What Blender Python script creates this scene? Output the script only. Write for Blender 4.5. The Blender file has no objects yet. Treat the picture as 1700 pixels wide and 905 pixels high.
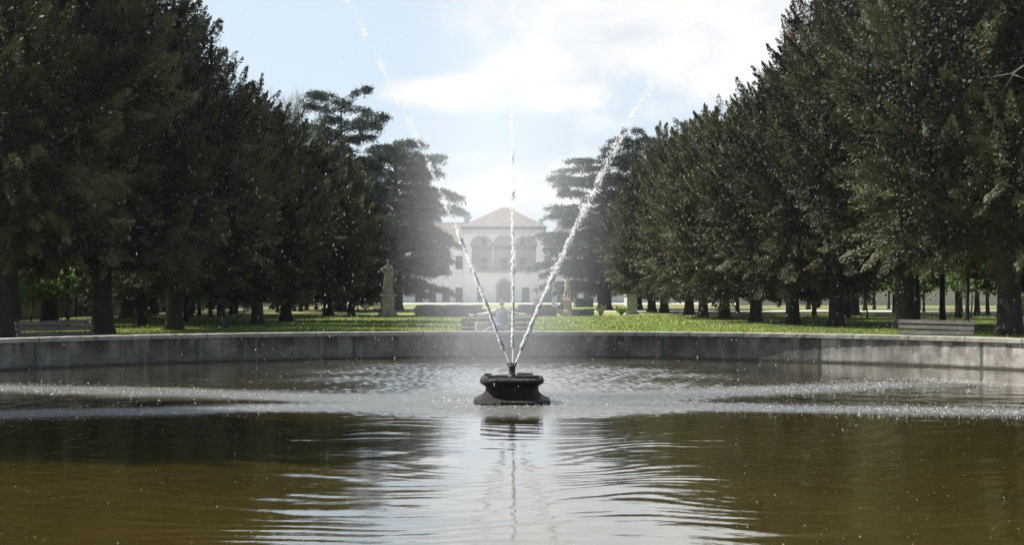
import bpy, bmesh, math, random
import numpy as np
from mathutils import Vector, Matrix, Euler
R_ = math.radians
PI = math.pi
sc = bpy.context.scene
col = sc.collection

# ------------------------------------------------------------------ camera
F = 2200.0; HZ = 487.0; EYE = 1.65
def px(x, D): return (x - 850.0) / F * D
def pz(y, D): return EYE - (y - HZ) / F * D
def gd(y, z=0.05): return (EYE - z) * F / (y - HZ)      # distance of a ground point seen at row y
cd = bpy.data.cameras.new('camera'); cam = bpy.data.objects.new('camera', cd); col.objects.link(cam)
cam.location = (0, 0, EYE); cam.rotation_euler = (R_(90), 0, 0)
cd.sensor_width = 36; cd.lens = F / 1700 * 36; cd.shift_y = 34.5 / 1700
cd.clip_start = 0.1; cd.clip_end = 4000
sc.camera = cam

# ------------------------------------------------------------------ sun, sky, exposure
SUN_AZ = (-0.94, 0.34); SUN_EL = 50
SUN_STR = 5.0; SKY_STR = 0.08; CLOUD = 6.55
sd = bpy.data.lights.new('sun', 'SUN'); sun = bpy.data.objects.new('sun', sd); col.objects.link(sun)
sd.energy = SUN_STR; sd.angle = R_(0.5); sd.color = (1.0, 0.955, 0.88)
ce = math.cos(R_(SUN_EL)); sv = Vector((SUN_AZ[0] * ce, SUN_AZ[1] * ce, math.sin(R_(SUN_EL)))).normalized()
sun.rotation_euler = sv.to_track_quat('Z', 'Y').to_euler(); sun.location = (-30, 20, 40)
sc.view_settings.view_transform = 'Standard'; sc.view_settings.look = 'None'
sc.view_settings.gamma = 1; sc.view_settings.exposure = 0.95
sc.view_settings.use_curve_mapping = False

def N(nt, typ, loc=None, **kw):
    n = nt.nodes.new(typ)
    for k, v in kw.items():
        if k == 'ins':
            for a, b in v.items(): n.inputs[a].default_value = b
        else: setattr(n, k, v)
    return n
def L(nt, a, b): nt.links.new(a, b)
def M2(nt, op, a, b=None, clamp=False):
    n = nt.nodes.new('ShaderNodeMath'); n.operation = op; n.use_clamp = clamp
    for i, v in enumerate((a, b)):
        if v is None: continue
        if isinstance(v, (int, float)): n.inputs[i].default_value = v
        else: nt.links.new(v, n.inputs[i])
    return n.outputs[0]
def ramp(nt, fac, stops, interp='LINEAR'):
    n = nt.nodes.new('ShaderNodeValToRGB'); n.color_ramp.interpolation = interp
    e = n.color_ramp.elements
    while len(e) < len(stops): e.new(0.5)
    for k, (p, c) in enumerate(stops):
        e[k].position = p
        e[k].color = (c, c, c, 1) if isinstance(c, (int, float)) else (*c, 1)
    nt.links.new(fac, n.inputs[0]); return n.outputs[0]
def mixc(nt, fac, a, b):
    n = nt.nodes.new('ShaderNodeMix'); n.data_type = 'RGBA'
    if isinstance(fac, (int, float)): n.inputs[0].default_value = fac
    else: nt.links.new(fac, n.inputs[0])
    for i, v in ((6, a), (7, b)):
        if isinstance(v, tuple): n.inputs[i].default_value = (*v, 1)
        else: nt.links.new(v, n.inputs[i])
    return n.outputs[2]

w = bpy.data.worlds.new('World'); sc.world = w; w.use_nodes = True
nt = w.node_tree; nt.nodes.clear()
sky = N(nt, 'ShaderNodeTexSky', sky_type='NISHITA', sun_disc=False)
sky.sun_elevation = R_(SUN_EL); sky.sun_rotation = math.atan2(SUN_AZ[0], SUN_AZ[1])
sky.air_density = 1.0; sky.dust_density = 1.6; sky.ozone_density = 1.0
tc = N(nt, 'ShaderNodeTexCoord'); dirv = tc.outputs['Generated']
nz = N(nt, 'ShaderNodeTexNoise', ins={'Scale': 9.0, 'Detail': 9.0, 'Roughness': 0.62, 'Distortion': 0.3})
mp = N(nt, 'ShaderNodeMapping'); mp.inputs['Scale'].default_value = (1, 1, 1.9)
L(nt, dirv, mp.inputs[0]); L(nt, mp.outputs[0], nz.inputs['Vector'])
nzb = N(nt, 'ShaderNodeTexNoise', ins={'Scale': 2.3, 'Detail': 4.0}); L(nt, mp.outputs[0], nzb.inputs['Vector'])
BL = [(760, 155, 135, 34, 1.0), (900, 120, 110, 62, 1.0), (1010, 50, 200, 80, 1.1), (1180, 60, 160, 120, 1.1), (1330, 30, 120, 110, 1.1),
      (985, 145, 60, 45, .7), (820, 20, 120, 50, .8), (1080, 170, 160, 60, .5), (850, 320, 260, 75, .62), (700, 300, 120, 60, .3), (1000, -120, 500, 90, .9)]
acc = None
for (bx, by, rx, ry, st) in BL:
    d0 = Vector((bx - 850, F, HZ - by)).normalized()
    sb = N(nt, 'ShaderNodeVectorMath', operation='SUBTRACT'); L(nt, dirv, sb.inputs[0]); sb.inputs[1].default_value = d0
    ml = N(nt, 'ShaderNodeVectorMath', operation='MULTIPLY'); L(nt, sb.outputs[0], ml.inputs[0])
    ml.inputs[1].default_value = (F / rx, F / rx, F / ry)
    ln = N(nt, 'ShaderNodeVectorMath', operation='LENGTH'); L(nt, ml.outputs[0], ln.inputs[0])
    v = M2(nt, 'MULTIPLY', M2(nt, 'SUBTRACT', 1.45, ln.outputs['Value']), st * 0.8)
    v = M2(nt, 'MAXIMUM', v, 0.0)
    acc = v if acc is None else M2(nt, 'MAXIMUM', acc, v)
gen = M2(nt, 'MULTIPLY', M2(nt, 'SUBTRACT', nzb.outputs['Fac'], 0.56), 2.2)
sepd = N(nt, 'ShaderNodeSeparateXYZ'); L(nt, dirv, sepd.inputs[0])
# broken cloud over the rest of the sky, clear over the avenue where the photo shows pale blue
away = M2(nt, 'SUBTRACT', 1.0, M2(nt, 'MULTIPLY', M2(nt, 'SUBTRACT', sepd.outputs['Y'], 0.80), 6.0), True)
gen = M2(nt, 'MULTIPLY', gen, away, True)
cl = M2(nt, 'MAXIMUM', acc, gen)
cl = M2(nt, 'ADD', cl, M2(nt, 'MULTIPLY', M2(nt, 'SUBTRACT', nz.outputs['Fac'], 0.5), 1.5))
clf = ramp(nt, cl, [(0.22, 0.0), (0.72, 1.0)], 'EASE')
clc = mixc(nt, ramp(nt, nz.outputs['Fac'], [(0.35, 0.0), (0.6, 1.0)]), (CLOUD * .80, CLOUD * .85, CLOUD * .92), (CLOUD * 1.04, CLOUD * 1.03, CLOUD * 1.02))
veil = mixc(nt, 0.82, sky.outputs[0], (CLOUD * .74, CLOUD * .86, CLOUD * .97))
veil = mixc(nt, ramp(nt, sepd.outputs['Z'], [(.42, 0), (.75, 1)]), veil, sky.outputs[0])
mx = mixc(nt, clf, veil, clc)
bg = N(nt, 'ShaderNodeBackground'); L(nt, mx, bg.inputs[0]); bg.inputs[1].default_value = SKY_STR
wo = N(nt, 'ShaderNodeOutputWorld'); L(nt, bg.outputs[0], wo.inputs[0])

cy = sc.cycles
cy.use_denoising = True
try: cy.denoiser = 'OPENIMAGEDENOISE'
except Exception: pass
cy.max_bounces = 6; cy.diffuse_bounces = 3; cy.glossy_bounces = 3; cy.transmission_bounces = 4
cy.transparent_max_bounces = 24; cy.volume_bounces = 1
cy.volume_step_rate = 4.0; cy.volume_max_steps = 64
cy.caustics_reflective = False; cy.caustics_refractive = False
cy.use_adaptive_sampling = True; cy.adaptive_threshold = 0.01

# ------------------------------------------------------------------ materials
def mat(name):
    m = bpy.data.materials.new(name); m.use_nodes = True
    t = m.node_tree; t.nodes.clear()
    o = N(t, 'ShaderNodeOutputMaterial'); p = N(t, 'ShaderNodeBsdfPrincipled'); L(t, p.outputs[0], o.inputs[0])
    return m, t, p, o
def noise(t, scale, detail=4, rough=.55, coord='Object', vscale=None, dist=0, src=None):
    if src is None:
        c = N(t, 'ShaderNodeTexCoord'); src = c.outputs[coord]
    if vscale:
        m = N(t, 'ShaderNodeMapping'); m.inputs['Scale'].default_value = vscale; L(t, src, m.inputs[0]); src = m.outputs[0]
    n = N(t, 'ShaderNodeTexNoise', ins={'Scale': scale, 'Detail': detail, 'Roughness': rough, 'Distortion': dist})
    L(t, src, n.inputs['Vector']); return n.outputs['Fac']
def bump(t, p, h, strength, dist):
    b = N(t, 'ShaderNodeBump'); b.inputs['Strength'].default_value = strength; b.inputs['Distance'].default_value = dist
    L(t, h, b.inputs['Height']); L(t, b.outputs[0], p.inputs['Normal'])
def rough_mat(name, stops, scale=3, rough=.85, bs=.5, bd=.02, detail=7, vscale=None, fine=None):
    m, t, p, o = mat(name)
    f = noise(t, scale, detail, .62, vscale=vscale)
    L(t, ramp(t, f, stops), p.inputs['Base Color']); p.inputs['Roughness'].default_value = rough
    g = noise(t, fine or scale * 6, 5, .6, vscale=vscale)
    bump(t, p, g, bs, bd)
    return m
def leaf_mat(name, dark, light, odd, odd_amt=.12, trans=.25, nscale=.35, spec=.3):
    m, t, p, o = mat(name)
    oi = N(t, 'ShaderNodeObjectInfo')
    geo = N(t, 'ShaderNodeNewGeometry')
    tcn = N(t, 'ShaderNodeTexCoord')
    ad = N(t, 'ShaderNodeVectorMath', operation='ADD'); L(t, tcn.outputs['Object'], ad.inputs[0])
    cmb = N(t, 'ShaderNodeCombineXYZ'); L(t, M2(t, 'MULTIPLY', oi.outputs['Random'], 40.0), cmb.inputs[0]); L(t, cmb.outputs[0], ad.inputs[1])
    n1 = noise(t, nscale, 3, .6, src=ad.outputs[0])
    at = N(t, 'ShaderNodeAttribute'); at.attribute_name = 'tint'
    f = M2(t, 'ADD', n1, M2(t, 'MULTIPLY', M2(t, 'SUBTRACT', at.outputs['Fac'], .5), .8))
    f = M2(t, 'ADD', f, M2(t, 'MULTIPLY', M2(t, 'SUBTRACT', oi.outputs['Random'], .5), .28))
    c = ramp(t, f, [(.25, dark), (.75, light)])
    rv = M2(t, 'FRACT', M2(t, 'MULTIPLY', oi.outputs['Random'], 7.31))      # some trees bluer, some more olive
    hs = N(t, 'ShaderNodeHueSaturation'); L(t, M2(t, 'ADD', .495, M2(t, 'MULTIPLY', rv, .05)), hs.inputs['Hue']); L(t, M2(t, 'ADD', .75, M2(t, 'MULTIPLY', rv, .35)), hs.inputs['Saturation']); L(t, c, hs.inputs['Color']); c = hs.outputs[0]
    n2 = noise(t, nscale * 2.6, 2, .5, src=ad.outputs[0])
    c = mixc(t, M2(t, 'MULTIPLY', ramp(t, n2, [(.60, 0), (.72, 1)]), odd_amt), c, odd)
    L(t, c, p.inputs['Base Color']); p.inputs['Roughness'].default_value = .6
    p.inputs['Specular IOR Level'].default_value = spec
    tr = N(t, 'ShaderNodeBsdfTranslucent'); L(t, c, tr.inputs[0])
    ms = N(t, 'ShaderNodeMixShader'); ms.inputs[0].default_value = trans
    L(t, p.outputs[0], ms.inputs[1]); L(t, tr.outputs[0], ms.inputs[2]); L(t, ms.outputs[0], o.inputs[0])
    return m

MT = {}
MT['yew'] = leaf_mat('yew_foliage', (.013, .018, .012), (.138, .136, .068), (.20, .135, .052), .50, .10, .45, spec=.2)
MT['cedar'] = leaf_mat('cedar_foliage', (.035, .055, .045), (.085, .115, .085), (.12, .11, .06), .15, .15, .5)
MT['leafy'] = leaf_mat('young_leaf_foliage', (.08, .13, .025), (.17, .24, .045), (.25, .26, .05), .3, .4, .8)
MT['box'] = leaf_mat('box_hedge_foliage', (.06, .085, .03), (.15, .19, .07), (.24, .24, .09), .2, .2, 1.2)
MT['bark'] = rough_mat('bark', [(.3, (.011, .009, .0075)), (.55, (.025, .020, .017)), (.8, (.05, .042, .035))], 3, .95, .9, .05, vscale=(1, 1, .25))
MT['palebark'] = rough_mat('pale_twigs', [(.3, (.14, .12, .10)), (.8, (.26, .23, .19))], 4, .9)
MT['deadwood'] = rough_mat('dead_wood', [(.3, (.20, .18, .15)), (.8, (.36, .33, .28))], 5, .9)
MT['grass'] = leaf_mat('grass_blades', (.10, .155, .025), (.25, .29, .055), (.36, .33, .09), .4, .35, .5)
MT['white_plaster'] = rough_mat('white_plaster', [(.25, (.60, .58, .54)), (.7, (.76, .74, .70))], .35, .9, .2, .01)
MT['beige_plaster'] = rough_mat('beige_plaster', [(.25, (.42, .38, .29)), (.7, (.62, .57, .45))], .5, .9, .3, .02)
MT['attic'] = rough_mat('grey_plaster', [(.25, (.42, .41, .40)), (.7, (.54, .53, .51))], .6, .9)
MT['wood_dark'] = rough_mat('dark_beam_wood', [(.3, (.07, .055, .045)), (.7, (.13, .10, .08))], 4, .8)
MT['shutter'] = rough_mat('shutter_grey_green', [(.3, (.13, .15, .14)), (.7, (.19, .21, .19))], 4, .7)
m, t, p, o = mat('window_glass'); p.inputs['Base Color'].default_value = (.03, .035, .04, 1); p.inputs['Roughness'].default_value = .06; MT['glass'] = m
m, t, p, o = mat('terracotta_tiles')
f = noise(t, 1.2, 6, .65)
wv = N(t, 'ShaderNodeTexWave', ins={'Scale': 1.2, 'Distortion': .6, 'Detail': 2}); wv.bands_direction = 'X'
c0 = N(t, 'ShaderNodeTexCoord'); L(t, c0.outputs['Object'], wv.inputs['Vector'])
L(t, ramp(t, f, [(.3, (.12, .095, .08)), (.5, (.18, .145, .125)), (.75, (.25, .21, .19))]), p.inputs['Base Color']); p.inputs['Roughness'].default_value = .9
bump(t, p, wv.outputs['Fac'], .8, .1); MT['tile'] = m
MT['stone'] = rough_mat('weathered_statue_stone', [(.3, (.15, .13, .11)), (.55, (.26, .23, .19)), (.8, (.36, .33, .28))], 2.5, .9, .6, .03)
MT['stone_pink'] = rough_mat('warm_statue_stone', [(.3, (.30, .23, .17)), (.55, (.46, .37, .29)), (.8, (.56, .49, .41))], 2.5, .9, .6, .03)
MT['stone_pale'] = rough_mat('pale_plinth_stone', [(.3, (.34, .33, .29)), (.8, (.52, .51, .46))], 2.5, .9, .5, .02)
MT['benchwood'] = rough_mat('weathered_bench_wood', [(.3, (.03, .026, .023)), (.55, (.06, .053, .047)), (.8, (.15, .135, .12))], 6, .75, .5, .01, vscale=(.2, 1, 1))
MT['iron'] = rough_mat('dark_iron', [(.3, (.02, .02, .02)), (.8, (.05, .045, .04))], 8, .5)
m, t, p, o = mat('wet_fountain_stone')
f = noise(t, 5, 8, .65)
L(t, ramp(t, f, [(.3, (.004, .003, .0025)), (.55, (.011, .008, .006)), (.8, (.034, .026, .018))]), p.inputs['Base Color'])
p.inputs['Roughness'].default_value = .4; p.inputs['Specular IOR Level'].default_value = .25; bump(t, p, noise(t, 22, 6, .7), 1, .04); MT['wet'] = m

# basin wall: u = metres along the wall, v = height
def wall_mat(name, coping=False):
    m, t, p, o = mat(name)
    uv = N(t, 'ShaderNodeUVMap'); uv.uv_map = 'UVMap'; s = uv.outputs[0]
    a = M2(t, 'ADD', M2(t, 'MULTIPLY', noise(t, 1.4, 8, .72, src=s), .6), M2(t, 'MULTIPLY', noise(t, .55, 4, .6, src=s), .4))
    base = ramp(t, a, [(.38, (.10, .092, .08)), (.50, (.31, .29, .26)), (.62, (.55, .52, .47))] if not coping else
                [(.36, (.16, .15, .125)), (.5, (.27, .255, .22)), (.64, (.38, .36, .32))])
    st = noise(t, 2.2, 6, .7, src=s, vscale=(1.0, .16, 1))
    sep = N(t, 'ShaderNodeSeparateXYZ'); L(t, s, sep.inputs[0]); U, V = sep.outputs[0], sep.outputs[1]
    if not coping:
        # rusty-black runs from under the coping; wet tide mark at the waterline
        bn = N(t, 'ShaderNodeTexWhiteNoise'); bn.noise_dimensions = '1D'; L(t, M2(t, 'FLOOR', M2(t, 'ADD', M2(t, 'DIVIDE', U, 3.9), .5)), bn.inputs['W'])
        bk = N(t, 'ShaderNodeVectorMath', operation='SCALE'); L(t, base, bk.inputs[0]); L(t, M2(t, 'ADD', .72, M2(t, 'MULTIPLY', bn.outputs['Value'], .45)), bk.inputs['Scale']); base = bk.outputs[0]
        top = M2(t, 'MULTIPLY', M2(t, 'SUBTRACT', V, .20), 2.2, True)
        k = M2(t, 'MULTIPLY', ramp(t, st, [(.44, 0), (.54, 1)]), M2(t, 'ADD', M2(t, 'MULTIPLY', top, .75), .2))
        base = mixc(t, k, base, (.045, .040, .034))
        arc_shade = M2(t, 'MULTIPLY', ramp(t, M2(t, 'ADD', M2(t, 'DIVIDE', U, 100.0), M2(t, 'MULTIPLY', M2(t, 'SUBTRACT', a, .5), .04)), [(.115, 0), (.165, 1)]), .60)  # shade of the wall turned from the sun, painted into its colour
        dk = N(t, 'ShaderNodeVectorMath', operation='SCALE'); L(t, base, dk.inputs[0]); L(t, M2(t, 'SUBTRACT', 1.0, arc_shade), dk.inputs['Scale']); base = dk.outputs[0]
        tide = ramp(t, M2(t, 'ADD', V, M2(t, 'MULTIPLY', M2(t, 'SUBTRACT', a, .5), .10)), [(.03, 1), (.085, 0)])
        base = mixc(t, tide, base, (.05, .045, .03))
        pale = ramp(t, noise(t, 3.1, 5, .7, src=s, vscale=(1.4, .22, 1)), [(.55, 0), (.64, 1)])
        base = mixc(t, M2(t, 'MULTIPLY', pale, .25), base, (.34, .32, .29))
    else:
        k = ramp(t, noise(t, 7, 6, .7, src=s), [(.50, 0), (.68, 1)])
        base = mixc(t, M2(t, 'MULTIPLY', k, .6), base, (.13, .13, .08))
    jn = M2(t, 'ABSOLUTE', M2(t, 'SUBTRACT', M2(t, 'FRACT', M2(t, 'DIVIDE', U, 1.35 if coping else 3.9)), .5))
    jm = ramp(t, jn, [(.007, 1), (.014, 0)])
    base = mixc(t, M2(t, 'MULTIPLY', jm, .85), base, (.04, .055, .05))
    L(t, base, p.inputs['Base Color']); p.inputs['Roughness'].default_value = .85
    bump(t, p, noise(t, 14, 8, .7, src=s), .5, .02)
    return m
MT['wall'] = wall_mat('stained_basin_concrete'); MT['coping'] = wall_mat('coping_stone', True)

# lawn soil and short turf seen between the blades
m, t, p, o = mat('lawn_turf')
f = noise(t, .25, 8, .65); g = noise(t, 3.0, 6, .7)
c = mixc(t, ramp(t, f, [(.35, 0), (.65, 1)]), (.135, .18, .035), (.25, .26, .06))
c = mixc(t, ramp(t, g, [(.5, 0), (.75, 1)]), c, (.085, .115, .03))
geo = N(t, 'ShaderNodeNewGeometry'); sx = N(t, 'ShaderNodeSeparateXYZ'); L(t, geo.outputs['Position'], sx.inputs[0])
lit = M2(t, 'MULTIPLY', M2(t, 'SUBTRACT', M2(t, 'ABSOLUTE', sx.outputs[0]), 9.5), .3, True)      # needle litter and bare soil under the tree rows
lit = M2(t, 'MULTIPLY', lit, M2(t, 'MULTIPLY', M2(t, 'SUBTRACT', sx.outputs[1], 41.0), .3, True))
lit = M2(t, 'MULTIPLY', lit, ramp(t, noise(t, .6, 6, .7), [(.40, 0), (.58, 1)]))
c = mixc(t, M2(t, 'MULTIPLY', lit, .85), c, (.085, .06, .035))
L(t, c, p.inputs['Base Color']); p.inputs['Roughness'].default_value = .95; bump(t, p, noise(t, 12, 5, .7), .9, .05); MT['turf'] = m
MT['gravel'] = rough_mat('pale_gravel', [(.3, (.36, .34, .29)), (.7, (.52, .50, .44))], 8, .95, .4, .02)

def flat(name, c, rough=.7, spec=.4):
    m, t, p, o = mat(name)
    f = noise(t, 9, 5)
    L(t, mixc(t, f, tuple(v * .75 for v in c), tuple(min(1, v * 1.2) for v in c)), p.inputs['Base Color'])
    p.inputs['Roughness'].default_value = rough; p.inputs['Specular IOR Level'].default_value = spec
    return m
MT['skin'] = flat('skin', (.30, .20, .15), .6); MT['hair'] = flat('dark_hair', (.03, .022, .018)); MT['shirt'] = flat('white_shirt', (.50, .50, .53))
MT['denim'] = flat('blue_denim', (.085, .11, .17), .85); MT['jeans'] = flat('pale_jeans', (.17, .22, .32), .85)
MT['blackcloth'] = flat('black_cloth', (.02, .02, .025), .85); MT['khaki'] = flat('pale_khaki_cloth', (.42, .38, .26), .85)
MT['bag'] = flat('beige_bag', (.38, .29, .22)); MT['paper'] = flat('paper', (.75, .77, .8)); MT['shoe'] = flat('shoe', (.05, .04, .035))
MT['petal'] = flat('floating_petal', (.75, .66, .45)); MT['daisy'] = flat('daisy_white', (.8, .8, .74)); MT['dandelion'] = flat('dandelion_yellow', (.75, .58, .03))
m, t, p, o = mat('water_drops')     # aerated water: white, letting light through
p.inputs['Base Color'].default_value = (.97, .98, .99, 1); p.inputs['Roughness'].default_value = .25
tr = N(t, 'ShaderNodeBsdfTranslucent'); tr.inputs[0].default_value = (.97, .98, .99, 1)
ms = N(t, 'ShaderNodeMixShader'); ms.inputs[0].default_value = .75
L(t, p.outputs[0], ms.inputs[1]); L(t, tr.outputs[0], ms.inputs[2])
tp = N(t, 'ShaderNodeBsdfTransparent'); m3 = N(t, 'ShaderNodeMixShader'); m3.inputs[0].default_value = .48
L(t, ms.outputs[0], m3.inputs[1]); L(t, tp.outputs[0], m3.inputs[2]); L(t, m3.outputs[0], o.inputs[0]); MT['drop'] = m

# ------------------------------------------------------------------ object helpers
def tag(o, label=None, cat=None, group=None, kind=None):
    if label: o['label'] = label
    if cat: o['category'] = cat
    if group: o['group'] = group
    if kind: o['kind'] = kind
    return o
def empty(name, loc, rz=0, label=None, cat=None, group=None):
    o = bpy.data.objects.new(name, None); col.objects.link(o); o.location = loc; o.rotation_euler = (0, 0, rz)
    return tag(o, label, cat, group)
def link(name, me, parent=None, loc=None):
    o = bpy.data.objects.new(name, me); col.objects.link(o)
    if parent is not None: o.parent = parent
    if loc is not None: o.location = loc
    return o
def poly_mesh(name, V, n, m, tint=None, smooth=False):
    """V: (k*n, 3) array of k separate n-gons"""
    k = len(V) // n
    me = bpy.data.meshes.new(name)
    me.vertices.add(k * n); me.vertices.foreach_set('co', np.ascontiguousarray(V, dtype=np.float32).ravel())
    me.loops.add(k * n); me.loops.foreach_set('vertex_index', np.arange(k * n, dtype=np.int32))
    me.polygons.add(k); me.polygons.foreach_set('loop_start', np.arange(0, k * n, n, dtype=np.int32))
    if tint is not None:
        a = me.attributes.new('tint', 'FLOAT', 'FACE'); a.data.foreach_set('value', np.ascontiguousarray(tint, dtype=np.float32))
    me.materials.append(m); me.update(calc_edges=True)
    return me
def idx_mesh(name, V, Fc, m, smooth=True):
    me = bpy.data.meshes.new(name)
    me.from_pydata([tuple(v) for v in V], [], [tuple(int(i) for i in f) for f in Fc])
    me.materials.append(m)
    if smooth: me.polygons.foreach_set('use_smooth', [True] * len(me.polygons))
    me.update(); return me
class B:
    """collects shapes into ONE mesh"""
    def __init__(s): s.bm = bmesh.new()
    def box(s, x0, x1, y0, y1, z0, z1, bev=0, M=None):
        r = bmesh.ops.create_cube(s.bm, size=1)
        vs = r['verts']
        for v in vs:
            v.co = Vector((x0 + (v.co.x + .5) * (x1 - x0), y0 + (v.co.y + .5) * (y1 - y0), z0 + (v.co.z + .5) * (z1 - z0)))
        if bev:
            es = list({e for v in vs for e in v.link_edges})
            rb = bmesh.ops.bevel(s.bm, geom=es, offset=bev, segments=2, affect='EDGES', profile=.5)
            vs = list({v for f in rb['faces'] for v in f.verts} | {v for v in vs if v.is_valid})
        if M is not None: bmesh.ops.transform(s.bm, matrix=M, verts=vs)
        return s
    def cyl(s, a, b, r0, r1=None, seg=12):
        a = Vector(a); b = Vector(b); r1 = r0 if r1 is None else r1
        d = b - a; q = d.to_track_quat('Z', 'Y').to_matrix().to_4x4()
        bmesh.ops.create_cone(s.bm, cap_ends=True, segments=seg, radius1=r0, radius2=r1, depth=d.length,
                              matrix=Matrix.Translation((a + b) / 2) @ q)
        return s
    def lathe(s, prof, seg=24, M=None, sq=0):
        """prof: (r, z) list; sq>0 squares the section"""
        rings = []
        for (r, z) in prof:
            ring = []
            for k in range(seg):
                th = 2 * PI * k / seg; c, sn = math.cos(th), math.sin(th)
                rr = r
                if sq: rr = r / (abs(c) ** sq + abs(sn) ** sq) ** (1 / sq)
                ring.append(s.bm.verts.new((rr * c, rr * sn, z)))
            rings.append(ring)
        for a, b in zip(rings, rings[1:]):
            for k in range(seg): s.bm.faces.new((a[k], a[(k + 1) % seg], b[(k + 1) % seg], b[k]))
        s.bm.faces.new(rings[-1]); s.bm.faces.new(list(reversed(rings[0])))
        if M is not None: bmesh.ops.transform(s.bm, matrix=M, verts=[v for r in rings for v in r])
        return s
    def ball(s, c, r, sx=1, sy=1, sz=1, sub=2, M=None):
        rr = bmesh.ops.create_icosphere(s.bm, subdivisions=sub, radius=r)
        for v in rr['verts']: v.co = Vector((v.co.x * sx, v.co.y * sy, v.co.z * sz)) + Vector(c)
        return s
    def add(s, me, M=None):
        n = len(s.bm.verts); s.bm.from_mesh(me); s.bm.verts.ensure_lookup_table()
        if M is not None: bmesh.ops.transform(s.bm, matrix=M, verts=s.bm.verts[n:])
        return s
    def mesh(s, name, m, smooth=False, jitter=0, seed=1):
        if jitter:
            from mathutils import noise as mn
            for v in s.bm.verts:
                d = mn.noise_vector(v.co * 6 + Vector((seed, 0, 0))); v.co += d * jitter
        bmesh.ops.recalc_face_normals(s.bm, faces=s.bm.faces)
        me = bpy.data.meshes.new(name); s.bm.to_mesh(me); s.bm.free(); me.materials.append(m)
        if smooth: me.polygons.foreach_set('use_smooth', [True] * len(me.polygons))
        me.update(); return me
    def build(s, name, m, parent=None, loc=None, **k): return link(name, s.mesh(name, m, **k), parent, loc)
def tube(b, pts, rads, seg=8):
    """tapered tube along a polyline, into builder b"""
    pts = [Vector(p) for p in pts]; rings = []
    up = Vector((0, 0, 1)) if abs((pts[1] - pts[0]).normalized().z) < .9 else Vector((1, 0, 0))
    for i, p in enumerate(pts):
        d = (pts[min(i + 1, len(pts) - 1)] - pts[max(i - 1, 0)]).normalized()
        x = d.cross(up).normalized(); y = d.cross(x).normalized()
        rings.append([b.bm.verts.new(p + (x * math.cos(2 * PI * k / seg) + y * math.sin(2 * PI * k / seg)) * rads[i]) for k in range(seg)])
    for a, c in zip(rings, rings[1:]):
        for k in range(seg): b.bm.faces.new((a[k], a[(k + 1) % seg], c[(k + 1) % seg], c[k]))
    b.bm.faces.new(rings[-1]); b.bm.faces.new(list(reversed(rings[0])))
def skin(name, joints, edges, m, sub=2, root=0):
    """one continuous body grown over a skeleton; joints: list of (x,y,z,r) or (x,y,z,rx,ry)"""
    me = bpy.data.meshes.new(name); me.from_pydata([j[:3] for j in joints], edges, []); me.update()
    o = bpy.data.objects.new(name, me); col.objects.link(o)
    md = o.modifiers.new('s', 'SKIN'); md.use_smooth_shade = True
    lay = me.skin_vertices[0].data if me.skin_vertices else None
    if lay is None:
        bm = bmesh.new(); bm.from_mesh(me); bm.verts.layers.skin.verify(); bm.to_mesh(me); bm.free(); lay = me.skin_vertices[0].data
    for i, j in enumerate(joints):
        lay[i].radius = (j[3], j[4] if len(j) > 4 else j[3]); lay[i].use_root = (i == root)
    sm = o.modifiers.new('d', 'SUBSURF'); sm.levels = sub; sm.render_levels = sub
    dg = bpy.context.evaluated_depsgraph_get()
    out = bpy.data.meshes.new_from_object(o.evaluated_get(dg)); out.name = name
    bpy.data.objects.remove(o); bpy.data.meshes.remove(me)
    out.materials.clear(); out.materials.append(m)
    return out

# ------------------------------------------------------------------ the basin
CY = 20.0; RX = 13.6; RF = 13.6; RN = 16.6; WH = 0.58; CT = 0.09; GZ = 0.05
def rim(th, off=0.0):
    c, s = math.cos(th), math.sin(th); ry = RF if s > 0 else RN
    return ((RX + off) * c, CY + (ry + off) * s)
SEG = 720
ths = [2 * PI * k / SEG for k in range(SEG + 1)]
ss = [0.0]
for a, b in zip(ths, ths[1:]):
    p, q = rim(a), rim(b); ss.append(ss[-1] + math.dist(p, q))
def ring_mesh(name, prof, m):
    """prof: closed list of (offset, z) swept round the basin, UV = (arc, running height)"""
    bm = bmesh.new(); uvl = bm.loops.layers.uv.new('UVMap'); n = len(prof)
    gj = random.Random(4); vv = [[bm.verts.new((*rim(th, o + gj.uniform(-.005, .005)), z + gj.uniform(-.003, .003))) for (o, z) in prof] for th in ths[:-1]]
    for i in range(SEG):
        for k in range(n):
            k2 = (k + 1) % n
            f = bm.faces.new((vv[i][k], vv[(i + 1) % SEG][k], vv[(i + 1) % SEG][k2], vv[i][k2]))
            L1 = prof[k][1] + (0 if prof[k][0] == prof[k2][0] else prof[k][0]); L2 = prof[k2][1] + (0 if prof[k][0] == prof[k2][0] else prof[k2][0])
            for lp, u, v in zip(f.loops, (ss[i], ss[i + 1], ss[i + 1], ss[i]), (L1, L1, L2, L2)): lp[uvl].uv = (u, v)
    bmesh.ops.recalc_face_normals(bm, faces=bm.faces)
    me = bpy.data.meshes.new(name); bm.to_mesh(me); bm.free(); me.materials.append(m); return me
basin = empty('basin_wall', (0, 0, 0), 0, 'low curved grey concrete wall round the fountain pool, stained dark under its pale coping', 'wall')
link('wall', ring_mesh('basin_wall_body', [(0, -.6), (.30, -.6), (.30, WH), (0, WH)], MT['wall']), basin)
link('coping', ring_mesh('basin_coping', [(-.045, WH + .003), (.36, WH + .003), (.36, WH + CT), (.345, WH + CT + .012), (-.03, WH + CT + .012), (-.045, WH + CT)], MT['coping']), basin)

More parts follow.
